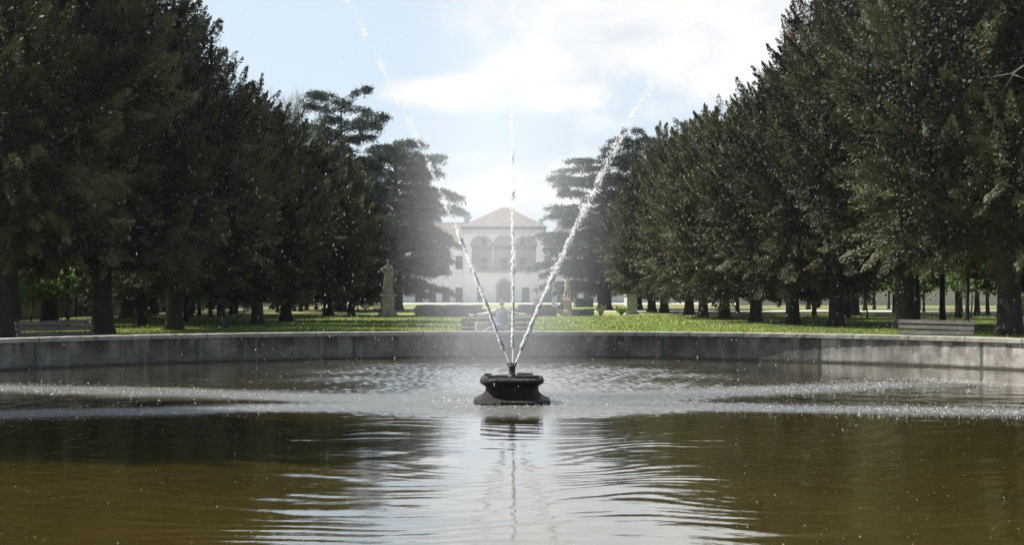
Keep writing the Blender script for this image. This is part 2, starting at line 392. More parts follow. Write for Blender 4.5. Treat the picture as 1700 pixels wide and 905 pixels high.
# water sheet: murky brown water, ripples running out from the fountain, chopped up where the spray comes down
m, t, p, o = mat('pond_water')
tcn = N(t, 'ShaderNodeTexCoord'); P0 = tcn.outputs['Object']      # object origin at the fountain
fine = noise(t, 9.0, 4, .6, src=P0)
bp = N(t, 'ShaderNodeBump'); bp.inputs['Strength'].default_value = 1.0; bp.inputs['Distance'].default_value = 1.0
L(t, M2(t, 'MULTIPLY', fine, .0012), bp.inputs['Height']); L(t, bp.outputs[0], p.inputs['Normal'])
mur = noise(t, .5, 5, .6, src=P0)
L(t, ramp(t, mur, [(.3, (.036, .0255, .0045)), (.7, (.056, .040, .0075))]), p.inputs['Base Color'])
L(t, mixc(t, M2(t, 'MULTIPLY', N(t, 'ShaderNodeAttribute', attribute_name='ruffle').outputs['Fac'], .20), p.inputs['Base Color'].links[0].from_socket, (.24, .28, .32)), p.inputs['Base Color'])   # sky reflection on the ruffled water, painted bluish into its colour
p.inputs['IOR'].default_value = 1.33      # ruffle: ripples finer than the mesh where drops pelt the surface
rfa = N(t, 'ShaderNodeAttribute'); rfa.attribute_name = 'ruffle'
L(t, M2(t, 'ADD', .015, M2(t, 'MULTIPLY', rfa.outputs['Fac'], .44)), p.inputs['Roughness'])
p.inputs['Coat Weight'].default_value = 1.0; p.inputs['Coat IOR'].default_value = 1.36
L(t, M2(t, 'ADD', .01, M2(t, 'MULTIPLY', rfa.outputs['Fac'], .40)), p.inputs['Coat Roughness']); L(t, bp.outputs[0], p.inputs['Coat Normal'])
MT['water'] = m
# real waves: rings running out from the plinth, chop where the spray falls, breeze ruffles beyond
wg = np.random.default_rng(101)
def sines(x, y, n, l0, l1, iso=1.0, seed=0):
    g_ = np.random.default_rng(seed); o_ = np.zeros_like(x)
    for _ in range(n):
        lam = l0 * (l1 / l0) ** g_.random(); th_ = g_.random() * 2 * PI; k_ = 2 * PI / lam
        o_ += lam * np.sin(k_ * (math.cos(th_) * x * iso + math.sin(th_) * y) + g_.random() * 6.28)
    return o_ / math.sqrt(n) / (2 * PI) * 1.414          # rms slope about 1
ys = [3.0]
while ys[-1] < 34.2: ys.append(ys[-1] + .026 + ys[-1] * .0011)
ys = np.array(ys) - CY; xs = np.linspace(-14, 14, 760)
GX, GY = np.meshgrid(xs, ys); RR = np.hypot(GX, GY); AN = np.arctan2(GX, -GY)
warp = .35 * sines(GX, GY, 8, 2.2, 5, seed=1) + .22 * sines(GX, GY, 10, .7, 1.9, seed=9)
HH = np.zeros_like(GX)
for j, (lam, am) in enumerate(((.50, .006), (.36, .011), (.27, .014), (.19, .013))):
    patch = .55 + .45 * np.tanh(1.3 * sines(GX, GY, 6, 2.0, 6.5, seed=20 + j))
    HH += am * lam / (2 * PI) * 1.414 * np.sin(2 * PI / lam * (RR + warp * (1 + .2 * j)) + 3 * np.sin(AN * 3 + j)) * patch
HH += .008 * sines(GX * .5, GY, 14, .5, 1.6, seed=2) + .009 * sines(GX * .45, GY, 14, .17, .4, seed=12)
mask = np.zeros_like(GX); wob = sines(GX, GY, 8, 1.5, 5, seed=3) * .25
for (dx, dy, wdt, reach) in ((8.4, 4.6, .62, 9.8), (7.1, -1.75, .50, 99), (-8.9, 3.0, .66, 99), (-6.9, -2.0, .55, 99)):
    l = math.hypot(dx, dy); dx, dy = dx / l, dy / l; al = GX * dx + GY * dy; pe = np.abs(-GX * dy + GY * dx + wob)
    mk = np.clip(1.5 - pe / (wdt + .05 * np.maximum(al, 0)), 0, 1) * np.clip(al * 1.2, 0, 1) * np.clip((reach - al) / 1.5, 0, 1); mask = np.maximum(mask, mk)
mask = np.maximum(mask, np.clip(1.9 - RR * .62, 0, 1))
gustp = .75 + .45 * np.tanh(1.4 * sines(GX * .35, GY, 8, .9, 3, seed=5))
farm = np.clip((GY - .6) * .5, 0, 1) * np.clip(2.0 - .30 * np.abs(GX), 0, 1) * gustp
mid = np.clip((GY + 2.6) * .8, 0, 1) * np.clip(2.2 - .55 * np.abs(GX), 0, 1) * .8
chop = sines(GX, GY, 26, .10, .25, seed=4)
HH += chop * (.16 * mask + .15 * np.clip(np.maximum(farm, mid), 0, 1) * (1 - mask))
ruf = np.clip(mask * .95 + np.clip(np.maximum(farm, mid), 0, 1) * .45 * (1 - mask), 0, 1.25)
inside = (GX / (RX + .1)) ** 2 + (GY / np.where(GY > 0, RF + .1, RN + .1)) ** 2 < 1
idx = np.arange(GX.size).reshape(GX.shape)
qd = np.stack([idx[:-1, :-1], idx[:-1, 1:], idx[1:, 1:], idx[1:, :-1]], -1)[inside[:-1, :-1]]
me = bpy.data.meshes.new('water'); me.vertices.add(GX.size); me.vertices.foreach_set('co', np.stack([GX, GY, HH], -1).astype(np.float32).ravel())
me.loops.add(qd.size); me.loops.foreach_set('vertex_index', qd.astype(np.int32).ravel()); me.polygons.add(len(qd)); me.polygons.foreach_set('loop_start', np.arange(0, qd.size, 4, dtype=np.int32))
me.polygons.foreach_set('use_smooth', np.ones(len(qd), dtype=bool)); at_ = me.attributes.new('ruffle', 'FLOAT', 'POINT'); at_.data.foreach_set('value', ruf.astype(np.float32).ravel())
me.materials.append(m); me.update(calc_edges=True)
tag(link('water', me, None, (0, CY, 0)), 'brown rippled pool water round the fountain', None, None, 'structure')

# ground: one sheet from the coping to the horizon
bm = bmesh.new(); prev = None
for rad in (0.31, 1.2, 3, 6, 12, 25, 50, 100, 200, 500, 1500):
    ring = []
    for th in ths[:-1]:
        x, y = rim(th, 0.0); c, s = math.cos(th), math.sin(th)
        if rad < 12: x, y = rim(th, rad)
        else: x, y = (RX + rad) * c, CY + (RF + rad) * s
        ring.append(bm.verts.new((x, y, GZ)))
    if prev:
        for i in range(SEG): bm.faces.new((prev[i], prev[(i + 1) % SEG], ring[(i + 1) % SEG], ring[i]))
    prev = ring
bmesh.ops.recalc_face_normals(bm, faces=bm.faces)
me = bpy.data.meshes.new('lawn'); bm.to_mesh(me); bm.free(); me.materials.append(MT['turf'])
tag(link('lawn', me), 'green park lawn between the rows of trees', None, None, 'structure')
def sheet(name, x0, x1, y0, y1, z, m, label):
    b = B(); vs = [b.bm.verts.new(c) for c in ((x0, y0, z), (x1, y0, z), (x1, y1, z), (x0, y1, z))]; b.bm.faces.new(vs)
    return tag(b.build(name, m), label, None, None, 'structure')
sheet('gravel_path', -9, 120, 113, 125, GZ + .004, MT['gravel'], 'pale gravel path crossing behind the trees')
sheet('forecourt', -60, 60, 190, 219, GZ + .004, MT['gravel'], 'pale gravel forecourt before the villa')

# ------------------------------------------------------------------ fountain plinth with nozzle
ft = empty('fountain', (0, CY, 0), 0, 'low dark wet stone fountain plinth with a short nozzle, standing in the pool', 'fountain')
prof = [(.50, -.5), (.555, -.02), (.578, .02), (.572, .05), (.52, .075), (.455, .105), (.41, .155), (.395, .21), (.40, .255), (.445, .285), (.472, .305), (.478, .345), (.465, .378), (.40, .392), (.30, .394), (.29, .375), (.05, .375)]
B().lathe(prof, 64, sq=4.5).build('plinth', MT['wet'], ft, smooth=True, jitter=.012)
b = B()
for (x0, x1, y0, y1) in ((-.42, -.31, .1, .35), (.08, .32, .22, .40), (-.36, -.05, -.36, -.24), (.05, .40, -.34, -.22)):
    B().box(x0, x1, y0, y1, .388, .425, .012).build('rim_stone', MT['wet'], ft, jitter=.01)
B().lathe([(.075, .37), (.065, .40), (.052, .41), (.05, .53), (.056, .54), (.056, .555), (.04, .56)], 20).build('nozzle', MT['iron'], ft, smooth=True)
for (dx, dy, lean) in ((-.045, 0, -.35), (0, 0, 0), (.045, 0, .38), (-.02, .04, -.1), (.02, -.04, .1)):
    B().cyl((dx, dy, .54), (dx + lean * .06, dy, .60), .012, .010, 10).build('spout', MT['iron'], ft)

# ------------------------------------------------------------------ water in the air
rng = np.random.default_rng(7)
OCT = np.array([[1, 0, 0], [0, 1, 0], [-1, 0, 0], [0, -1, 0], [0, 0, 1], [0, 0, -1]], float)
OF = np.array([[0, 1, 4], [1, 2, 4], [2, 3, 4], [3, 0, 4], [1, 0, 5], [2, 1, 5], [3, 2, 5], [0, 3, 5]])
def drops_arrays(P, D, rad, length):
    """elongated drops: P positions, D unit directions"""
    n = len(P); ref = np.where(np.abs(D[:, 2:3]) < .9, [[0, 0, 1.]], [[1., 0, 0]])
    x = np.cross(D, ref); x /= np.linalg.norm(x, axis=1, keepdims=True); y = np.cross(D, x)
    V = (P[:, None, :] + x[:, None, :] * OCT[None, :, 0:1] * rad[:, None, None] + y[:, None, :] * OCT[None, :, 1:2] * rad[:, None, None]
         + D[:, None, :] * OCT[None, :, 2:3] * length[:, None, None])
    Fc = (OF[None] + (np.arange(n) * 6)[:, None, None]).reshape(-1, 3)
    return V.reshape(-1, 3), Fc
def tri_mesh(name, V, Fc, m, smooth=True):
    me = bpy.data.meshes.new(name); nf = len(Fc)
    me.vertices.add(len(V)); me.vertices.foreach_set('co', np.ascontiguousarray(V, dtype=np.float32).ravel())
    me.loops.add(nf * 3); me.loops.foreach_set('vertex_index', np.ascontiguousarray(Fc, dtype=np.int32).ravel())
    me.polygons.add(nf); me.polygons.foreach_set('loop_start', np.arange(0, nf * 3, 3, dtype=np.int32))
    if smooth: me.polygons.foreach_set('use_smooth', np.ones(nf, dtype=bool))
    me.materials.append(m); me.update(calc_edges=True); return me
def jet(name, label, xsign, a, bq, dyk, xmax, zmax, spread, n, x0, core_len=1.0):
    # path: z = .6 + a x - bq x^2 (side jets); straight up for the middle one
    u = np.linspace(0, 1, 400)
    if xsign == 0:
        zz = .60 + u * (zmax - .6); xx = .012 * np.sin(zz * 1.1) + .005 * (zz - .6); yy = 0 * u
    else:
        xx = u * xmax; zz = .60 + a * xx - bq * xx ** 2; yy = dyk * xx; xx = x0 + xsign * xx
    path = np.stack([xx, CY + yy, zz], 1)
    seg = np.linalg.norm(np.diff(path, axis=0), axis=1); s = np.concatenate([[0], np.cumsum(seg)]); T = s[-1]
    q = rng.random(n) ** 2.1 * (T - .25) + .25
    # drops bunch together along the stream, as a pulsing jet does
    q += .10 * np.sin(q * 11 + rng.normal(0, .4, n)) * np.clip(q / 2, 0, 1)
    q = np.clip(q, 0, T * .999)
    P = np.stack([np.interp(q, s, path[:, i]) for i in range(3)], 1)
    Dv = np.stack([np.interp(np.clip(q + .05, 0, T), s, path[:, i]) - np.interp(np.clip(q - .05, 0, T), s, path[:, i]) for i in range(3)], 1)
    Dv /= np.linalg.norm(Dv, axis=1, keepdims=True)
    sg = .008 + spread * q * (0.5 + .5 * rng.random(n) ** 2) * (1 + .35 * np.sin(q * 5.3))
    P += rng.normal(0, 1, (n, 3)) * sg[:, None] * .8
    P[:, 2] -= np.abs(rng.normal(0, 1, n)) * sg * .8
    Dv += rng.normal(0, .16, (n, 3)); Dv /= np.linalg.norm(Dv, axis=1, keepdims=True)
    rad = rng.gamma(2.0, .0021, n) + .0017; rad *= np.clip(1.2 - q / T * 1.1, .30, 1.2)
    ln = rad * rng.uniform(1.5, 4.5, n)
    V, Fc = drops_arrays(P, Dv, rad, ln)
    # solid ragged core that tapers away
    cs = np.linspace(0, core_len, 70); cp = np.stack([np.interp(cs, s, path[:, i]) for i in range(3)], 1)
    k = 8; CV = []; CF = []
    for i, (pt, c_) in enumerate(zip(cp, cs)):
        r0 = (.009 + .010 * min(c_, 1)) * (1 - (c_ / core_len) ** 3 * .85)
        for j in range(k):
            th = 2 * PI * j / k; r1 = r0 * (1 + .22 * math.sin(c_ * 23 + j * 1.7) * min(1, c_ * 2) + rng.normal(0, .15))
            CV.append((pt[0] + r1 * math.cos(th), pt[1] + r1 * math.sin(th), pt[2] + rng.normal(0, .004)))
    for i in range(len(cp) - 1):
        for j in range(k):
            a0, a1, b0, b1 = i * k + j, i * k + (j + 1) % k, (i + 1) * k + j, (i + 1) * k + (j + 1) % k
            CF += [(a0, a1, b1), (a0, b1, b0)]
    me = tri_mesh(name, np.concatenate([V, np.array(CV)]), np.concatenate([Fc, np.array(CF) + len(V)]), MT['drop'])
    return tag(link(name, me), label, 'water jet', 'jets of the fountain')
jet('water_jet', 'thin water jet slanting up to the left from the nozzle', -1, 2.75, .20, -.12, 3.6, 0, .0085, 4200, -.05)
jet('water_jet', 'thin water jet rising straight up from the middle of the nozzle', 0, 0, 0, 0, 0, 7.6, .0070, 4600, 0)
jet('water_jet', 'wide white water jet slanting up to the right from the nozzle, breaking into large drops', 1, 2.4, .16, .22, 3.9, 0, .0155, 6800, .05)

# drops coming down all over the pool, thinner away from the middle
n = 9500
P = np.stack([rng.normal(0, 1, n) * 4.6, CY + rng.normal(0, 1, n) * 3.2, rng.random(n) ** 1.15 * 7.5], 1)
P = P[(np.abs(P[:, 0]) < 11) & (P[:, 1] > 8)]
D = np.stack([P[:, 0] * .035, (P[:, 1] - CY) * .03, -np.ones(len(P))], 1) + rng.normal(0, .12, (len(P), 3)); D /= np.linalg.norm(D, axis=1, keepdims=True)
rad = rng.gamma(2, .0006, len(P)) + .0007
V, Fc = drops_arrays(P, D, rad, rad * rng.uniform(2, 5, len(P)))
tag(link('falling_drops', tri_mesh('falling_drops', V, Fc, MT['drop'])), 'fine scattered water drops falling round the jets', None, None, 'stuff')
# splashes where the spray comes down
Ps, Ds = [], []
for (dx, dy, s0, s1, n, hh, wd) in ((8.4, 4.6, 2.5, 10.0, 4200, .07, .30), (7.1, -1.75, 2.0, 8.5, 4200, .06, .24), (-8.9, 3.0, 3, 10, 1800, .02, .34), (-6.9, -2.0, 2, 8.2, 1800, .02, .30), (0, 0, 0, 0, 1500, .05, 0)):
    if n == 1500:
        th = rng.random(n) * 2 * PI; r = .62 + rng.gamma(1.5, .35, n); x, y = r * np.cos(th), r * np.sin(th)
    else:
        l = math.hypot(dx, dy); q = s0 + (s1 - s0) * rng.random(n) ** .6; off = rng.normal(0, 1, n) * (wd + .04 * q)
        x = dx / l * q - dy / l * off; y = dy / l * q + dx / l * off
        # gather into little crowns
        x = x + .05 * np.sin(y * 40); y = y + .05 * np.sin(x * 33)
    z = rng.exponential(hh * .5, n) * rng.random(n)
    Ps.append(np.stack([x, CY + y, z + .003], 1))
P = np.concatenate(Ps); n = len(P); D = rng.normal(0, 1, (n, 3)) + np.array([[0, 0, .8]]); D /= np.linalg.norm(D, axis=1, keepdims=True)
rad = rng.gamma(2, .0011, n) + .0010
V, Fc = drops_arrays(P, D, rad, rad * rng.uniform(1, 2.2, n))
tag(link('splashes', tri_mesh('splashes', V, Fc, MT['drop'])), 'white splashes where the spray drops into the pool', None, None, 'stuff')

# mist blown from the jets, densest round the middle one
m, t, p, o = mat('fountain_mist'); t.nodes.remove(p)
pv = N(t, 'ShaderNodeVolumePrincipled'); pv.inputs['Color'].default_value = (.94, .96, 1, 1); pv.inputs['Anisotropy'].default_value = 0.0
tcn = N(t, 'ShaderNodeTexCoord')
ln = N(t, 'ShaderNodeVectorMath', operation='LENGTH'); L(t, tcn.outputs['Object'], ln.inputs[0])
fall = M2(t, 'POWER', M2(t, 'SUBTRACT', 1.0, ln.outputs['Value'], True), 1.35)
nn = noise(t, 2.2, 3, .6, src=tcn.outputs['Object'], vscale=(1, 1, 1.6))
den = M2(t, 'MULTIPLY', M2(t, 'MULTIPLY', fall, M2(t, 'ADD', .30, M2(t, 'MULTIPLY', nn, 1.2))), .37)
L(t, den, pv.inputs['Density']); L(t, pv.outputs[0], o.inputs['Volume']); MT['mist'] = m
b = B(); b.ball((0, 0, 0), 1, sub=4)
mi = b.build('mist', MT['mist'], smooth=True); mi.location = (-.12, CY + 1.7, 3.0); mi.scale = (2.1, 1.9, 5.2)
tag(mi, 'white spray mist drifting round the water jets', None, None, 'stuff')

# ------------------------------------------------------------------ trees
def unit(v): return v / np.maximum(np.linalg.norm(v, axis=-1, keepdims=True), 1e-9)
def leaf_quads(P, A, S, ln, wd):
    """diamond leaves: base P, along A, side S"""
    V = np.stack([P, P + A * ln[:, None] * .45 + S * wd[:, None] * .5, P + A * ln[:, None], P + A * ln[:, None] * .45 - S * wd[:, None] * .5], 1)
    return V.reshape(-1, 3)
def yew_crown(seed, H, Rm, zb, nplume=1150, nleaf=250, peak=.38, leafl=.12, nlobe=38):
    g = np.random.default_rng(seed)
    def prof(hh):
        up = np.clip((1 - hh) / (1 - peak), 0, 1) ** .62; lo = .70 + .30 * np.clip(hh / peak, 0, 1) ** .7
        return np.where(hh > peak, up, lo)
    # billowing sub-crowns, each carrying feathery plumes
    lh = (np.arange(nlobe) + g.random(nlobe)) / nlobe; la_ = np.arange(nlobe) * 2.4 + g.normal(0, .5, nlobe)
    lr = Rm * (.24 + .17 * g.random(nlobe)) * (1 - .35 * lh); lz = zb + .5 + lh * (H - zb - 1.2)
    rc = np.maximum(Rm * prof(lh) - lr * .75, 0) * g.uniform(.75, 1.08, nlobe)
    LC = np.stack([rc * np.cos(la_), rc * np.sin(la_), lz], 1); LR = np.stack([lr, lr, lr * g.uniform(1.15, 1.8, nlobe)], 1)
    C = []; Nn = []; lid = []
    wgt = lr ** 2; wgt = wgt / wgt.sum()
    while len(C) < nplume:
        i = g.choice(nlobe, p=wgt); d = g.normal(0, 1, 3); d /= np.linalg.norm(d)
        if d[2] < -.75: continue
        q = LC[i] + d * LR[i] * g.uniform(.72, 1.0)
        if q[2] < zb - .2: continue
        dd = np.linalg.norm((q - LC) / LR, axis=1); dd[i] = 9
        if dd.min() < .72: continue
        nn_ = d / LR[i]; nn_ /= np.linalg.norm(nn_); C.append(q); Nn.append(nn_); lid.append(i)
    C = np.array(C); Nn = np.array(Nn); n = len(C); hh = np.clip((C[:, 2] - zb) / (H - zb), 0, 1)
    out = unit(C * np.array([[1, 1, 0]]) + 1e-6)
    upk = np.clip(-.25 + 2.0 * hh, -.25, .95)[:, None]
    A = unit(Nn * .7 + out * .45 + np.array([[0, 0, 1.]]) * upk + g.normal(0, .22, (n, 3)))
    Lp = g.gamma(7, .20, n).clip(.7, 2.7) * (Rm / 6) ** .4
    S = unit(np.cross(A, g.normal(0, 1, (n, 3)))); T = np.cross(A, S)
    tb = .5 * g.random(n) + .5 * g.random(nlobe)[np.array(lid)]
    m = nleaf; t_ = g.random((n, m)) ** .8
    lat = (g.random((n, m)) * 2 - 1); lat2 = g.normal(0, .30, (n, m))
    wdt = Lp[:, None] * .30 * (1 - t_) ** .7
    pos = (C[:, None] + A[:, None] * (Lp[:, None] * (t_ - .45))[..., None] + S[:, None] * (lat * wdt)[..., None] + T[:, None] * (lat2 * wdt)[..., None])
    pos[..., 2] -= np.abs(lat) ** 2 * wdt * .6
    la = unit(A[:, None] * .8 + S[:, None] * (lat * .9)[..., None] + g.normal(0, .22, (n, m, 3)))
    nrm = unit(Nn[:, None] * .9 + T[:, None] * (lat2 * 1.2)[..., None] + g.normal(0, .28, (n, m, 3)) + np.array([0, 0, .40]))
    sd_ = unit(np.cross(la, nrm))
    ll = leafl * g.uniform(.6, 1.5, (n, m)); ww = ll * g.uniform(.28, .5, (n, m))
    V = leaf_quads(pos.reshape(-1, 3), la.reshape(-1, 3), sd_.reshape(-1, 3), ll.ravel(), ww.ravel())
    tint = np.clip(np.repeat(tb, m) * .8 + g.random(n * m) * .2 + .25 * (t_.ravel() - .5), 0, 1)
    # inner twiggy mass that stops light from passing straight through
    k = 20000; i = g.choice(nlobe, k, p=wgt); d = unit(g.normal(0, 1, (k, 3))) * g.random((k, 1)) ** .33 * .72
    P2 = LC[i] + d * LR[i]; k2 = 9000
    h2 = g.random(k2); th2 = g.random(k2) * 6.28; r2 = Rm * .6 * prof(h2) * np.sqrt(g.random(k2))
    P2 = np.concatenate([P2, np.stack([r2 * np.cos(th2), r2 * np.sin(th2), zb + .4 + h2 * (H - zb - 1.5)], 1)]); P2[:, 2] = np.maximum(P2[:, 2], zb); k += k2
    a2 = unit(g.normal(0, 1, (k, 3))); s2 = unit(np.cross(a2, g.normal(0, 1, (k, 3)))); l2 = g.uniform(.16, .30, k)
    V2 = leaf_quads(P2, a2, s2, l2, l2 * .5)
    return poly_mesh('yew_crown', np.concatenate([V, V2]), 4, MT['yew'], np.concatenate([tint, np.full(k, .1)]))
def trunk_mesh(seed, H, r0, limbs=9, top=.8, spread=3.0, m='bark', lmin=.3, rise=1.6, flare=1.5):
    g = random.Random(seed); b = B()
    pts = []; rd = []
    lx = g.uniform(-.3, .3); ly = g.uniform(-.3, .3)
    for i in range(9):
        f = i / 8; pts.append((lx * f * f + .05 * math.sin(5 * f + seed), ly * f * f, H * top * f - .1)); rd.append(r0 * ((1 - f) ** .8 * .9 + .08) * (flare if i == 0 else 1))
    pts.insert(1, (pts[0][0], pts[0][1], .35)); rd.insert(1, r0 * 1.05)
    tube(b, pts, rd, 12)
    for k in range(limbs):
        f = lmin + (1 - lmin) * k / limbs * .95; z = H * top * f; a = g.uniform(0, 2 * PI); ll = spread * g.uniform(.6, 1.1) * (1 - .5 * f)
        bx, by = lx * f * f, ly * f * f
        q = [(bx, by, z)]
        for j in (1, 2, 3): q.append((bx + math.cos(a) * ll * j / 3 + g.uniform(-.15, .15), by + math.sin(a) * ll * j / 3 + g.uniform(-.15, .15), z + rise * (j / 3) ** 1.2 * g.uniform(.6, 1.2)))
        rr0 = r0 * .36 * (1 - f * .6); tube(b, q, [rr0, rr0 * .7, rr0 * .45, rr0 * .15], 7)
    return b.mesh('trunk', MT[m], smooth=True, jitter=.03, seed=seed)
YC = [(yew_crown(11, 16, 6.4, 2.7), 16, 6.4), (yew_crown(12, 14, 5.2, 1.7, peak=.34, nplume=900, leafl=.14), 14, 5.2), (yew_crown(13, 12, 5.0, 1.6, peak=.36, nplume=850, leafl=.14), 12, 5.0), (yew_crown(14, 17, 6.6, 2.9, peak=.45), 17, 6.6)]
YT = [trunk_mesh(21, 15, .46, lmin=.18), trunk_mesh(22, 13, .40, lmin=.18), trunk_mesh(23, 11, .36, lmin=.2), trunk_mesh(24, 16, .50, lmin=.18)]
def yew(x, y, H, R, v, rz, label, group='yew trees lining the avenue'):
    e = empty('yew_tree', (x, y, GZ), rz, label, 'tree', group)
    cm_, h0, r0 = YC[v]; sc_ = (R / r0, R / r0, H / h0)
    c = link('crown', cm_, e); c.scale = sc_
    tk = link('trunk', YT[v], e); tk.scale = (min(sc_[0], 1.15), min(sc_[1], 1.15), sc_[2]); return e
ordn = ['first', 'second', 'third', 'fourth', 'fifth', 'sixth', 'seventh', 'eighth', 'ninth', 'tenth', 'eleventh']
left_row = [(10, 45, 17.5, 6.2, 3), (170, 50, 15.6, 5.5, 0), (288, 57.7, 13.6, 4.8, 3), (427, 66, 11.2, 3.9, 1), (475, 75, 11.0, 4.6, 2), (545, 93, 12.2, 4.6, 1), (583, 95, 10.0, 3.6, 2)]
for i, (x, D_, H, R, v) in enumerate(left_row):
    yew(px(x, D_), D_, H, R, v, 1.3 * i, f'dark yew tree, {ordn[i]} from the pool in the shaded row left of the avenue')
right_row = [(1675, 49.6, 17.5, 6.6, 0), (1501, 58, 17.5, 6.0, 3), (1388, 64, 15.6, 5.2, 0), (1316, 67, 13.6, 4.6, 1), (1253, 73, 11.8, 4.6, 2), (1203, 82, 12.4, 4.8, 1), (1168, 88, 12.6, 4.6, 2), (1144, 98, 13.2, 4.8, 1), (1103, 108, 13.8, 5.0, 2), (1082, 114, 13.2, 4.8, 1)]
for i, (x, D_, H, R, v) in enumerate(right_row):
    yew(px(x, D_), D_, H, R, v, 2.1 * i + .7, f'olive green yew tree, {ordn[i]} from the pool in the sunlit row right of the avenue')
for sgn, side, rowd in ((-1, 'left', ((50, 16), (76, 15), (86, 14), (97, 14))), (1, 'right', ((52, 16), (61, 15), (97, 14), (108, 14)))):
    for i, (D_, H) in enumerate(rowd):
        yew(sgn * (25 + (i % 2) * 1.5), D_, H, 5.8, (i + 1) % 4, i * 1.9 + sgn, f'yew tree of the back row {side} of the avenue, {ordn[i]} from the pool', 'yew trees of the back rows')
yew(-18.6, 20.6, 20.5, 5.0, 0, .4, 'yew tree beside the pool left of the view, throwing its shade on the water', 'yew trees beside the pool')

def cedar_crown(seed, H, Rm, z0, flat_top=.35, nb=64, per=2300, lean=0.0):
    g = np.random.default_rng(seed); Vs = []; ti = []; lim = []
    for k in range(nb):
        f = (k + .5) / nb; z = z0 + (H - z0) * f
        a = k * 2.399 + g.normal(0, .3)
        ln_ = Rm * ((1 - f) ** .55 * (1 - flat_top) + flat_top) * g.uniform(.5, 1.15)
        if f < .12: ln_ *= .85
        z += g.normal(0, .35)
        dirx = np.array([math.cos(a), math.sin(a), 0.0]); side = np.array([-dirx[1], dirx[0], 0.0])
        rise = g.uniform(.05, .28) * ln_ * (1 + .4 * f); droop = g.uniform(.25, .75) * (1 - .6 * f) * ln_ * .35
        def axis(t): return dirx[None] * (ln_ * t)[:, None] + np.array([[0, 0, 1.]]) * (z + rise * np.sin(np.minimum(t, 1) * PI * .6) - droop * t ** 2.5)[:, None]
        n = int((per * 1.5 * (ln_ / Rm) ** 1.3 + 500) * (1 if f < .7 else .55))
        t = .18 + .82 * g.random(n) ** .75
        tuft = g.integers(0, max(10, int(16 * ln_ / 3)), n)
        tc_ = np.random.default_rng(seed * 99 + k); tt = .2 + .8 * tc_.random(200); ts = (tc_.random(200) * 2 - 1)
        t = .75 * tt[tuft] + .25 * t; w_ = ln_ * .42 * (1 - (t - .35) ** 2 * 1.1)
        lat = ts[tuft] * w_ + g.normal(0, .16, n)
        P = axis(t) + side[None] * lat[:, None]
        P[:, 2] += g.normal(0, .13, n) - np.abs(lat) ** 1.5 * .14 + .05 - g.exponential(.09, n)
        A = unit(dirx[None] * .8 + side[None] * (np.sign(lat) * .7)[:, None] + np.array([[0, 0, .15]]) + g.normal(0, .45, (n, 3)))
        S = unit(np.cross(A, g.normal(0, .4, (n, 3)) + np.array([[0, 0, 1.]])))
        ll = g.uniform(.16, .34, n); Vs.append(leaf_quads(P, A, S, ll, ll * .38)); ti.append(np.full(n, g.random() * .6) + g.random(n) * .4)
        lim.append((axis(np.linspace(0, .95, 6)), max(.05, .15 * (1 - f) + .03)))
        for q in range(3):                       # forked side branchlets
            t0 = .35 + .2 * q; o_ = axis(np.array([t0]))[0]; sg = 1 if (q + k) % 2 else -1
            e_ = axis(np.array([min(1, t0 + .3)]))[0] + side * sg * ln_ * .28
            lim.append((np.stack([o_, (o_ + e_) / 2 + np.array([0, 0, .08]), e_]), .03))
    cr = poly_mesh('cedar_crown', np.concatenate(Vs), 4, MT['cedar'], np.concatenate(ti))
    b = B(); tube(b, [(0, 0, -.1), (0, 0, .5), (.1, 0, H * .4), (.05, .1, H * .75), (0, 0, H * .97)], [Rm * .105, Rm * .08, Rm * .055, Rm * .03, .05], 12)
    for pts, r in lim: tube(b, pts, list(np.linspace(r, r * .3, len(pts))), 5)
    return cr, b.mesh('cedar_trunk', MT['bark'], smooth=True)
def cedar(x, D_, mesh, s, rz, label):
    e = empty('cedar_tree', (px(x, D_), D_, GZ), rz, label, 'tree', 'spreading cedars before the villa')
    link('crown', mesh[0], e).scale = s; link('trunk', mesh[1], e).scale = s; return e
CA = cedar_crown(31, 18.4, 6.4, 2.0, .55, 70); CB = cedar_crown(32, 15.6, 8.2, 1.6, .38, 98); CC = cedar_crown(33, 17.0, 7.8, 1.8, .40, 92)
cedar(566, 116, CA, (1, 1, 1), .3, 'tallest flat-topped cedar behind the left row of yews')
cedar(658, 126, CB, (.95, .95, 1), 1.1, 'broad cedar with drooping tiers, left of the villa')
cedar(1004, 128, CC, (1.1, 1.1, .86), .8, 'cedar with tiers reaching over the right end of the villa')
cedar(1058, 134, CC, (.8, .8, 1.02), 3.4, 'taller cedar with open top behind the right row of yews')

# woodland: slim trunks seen under the yews, with light leafy crowns
def leafy_crown(seed, Rm, z0, z1, n=16000, leaf=.14, m='leafy', clumps=70):
    g = np.random.default_rng(seed)
    c = unit(g.normal(0, 1, (clumps, 3))) * (g.random((clumps, 1)) ** .4); c *= np.array([[Rm, Rm, (z1 - z0) / 2]]); c[:, 2] += (z0 + z1) / 2
    i = g.integers(0, clumps, n); P = c[i] + g.normal(0, 1, (n, 3)) * np.array([[.42, .42, .22]]) * (Rm / 3) ** .5
    A = unit(g.normal(0, 1, (n, 3)) + np.array([[0, 0, -.3]])); S = unit(np.cross(A, g.normal(0, .5, (n, 3)) + np.array([[0, 0, 1.]])))
    ll = leaf * g.uniform(.6, 1.4, n)
    return poly_mesh('leafy_crown', leaf_quads(P, A, S, ll, ll * .7), 4, MT[m], g.random(n))
WC = [leafy_crown(41, 2.6, 4.5, 10.5), leafy_crown(42, 2.9, 4.2, 11)]
WT = [trunk_mesh(43, 10, .15, 10, .9, 2.2, lmin=.45), trunk_mesh(44, 10.5, .19, 10, .9, 2.4, lmin=.42)]
g = random.Random(5); spots = []
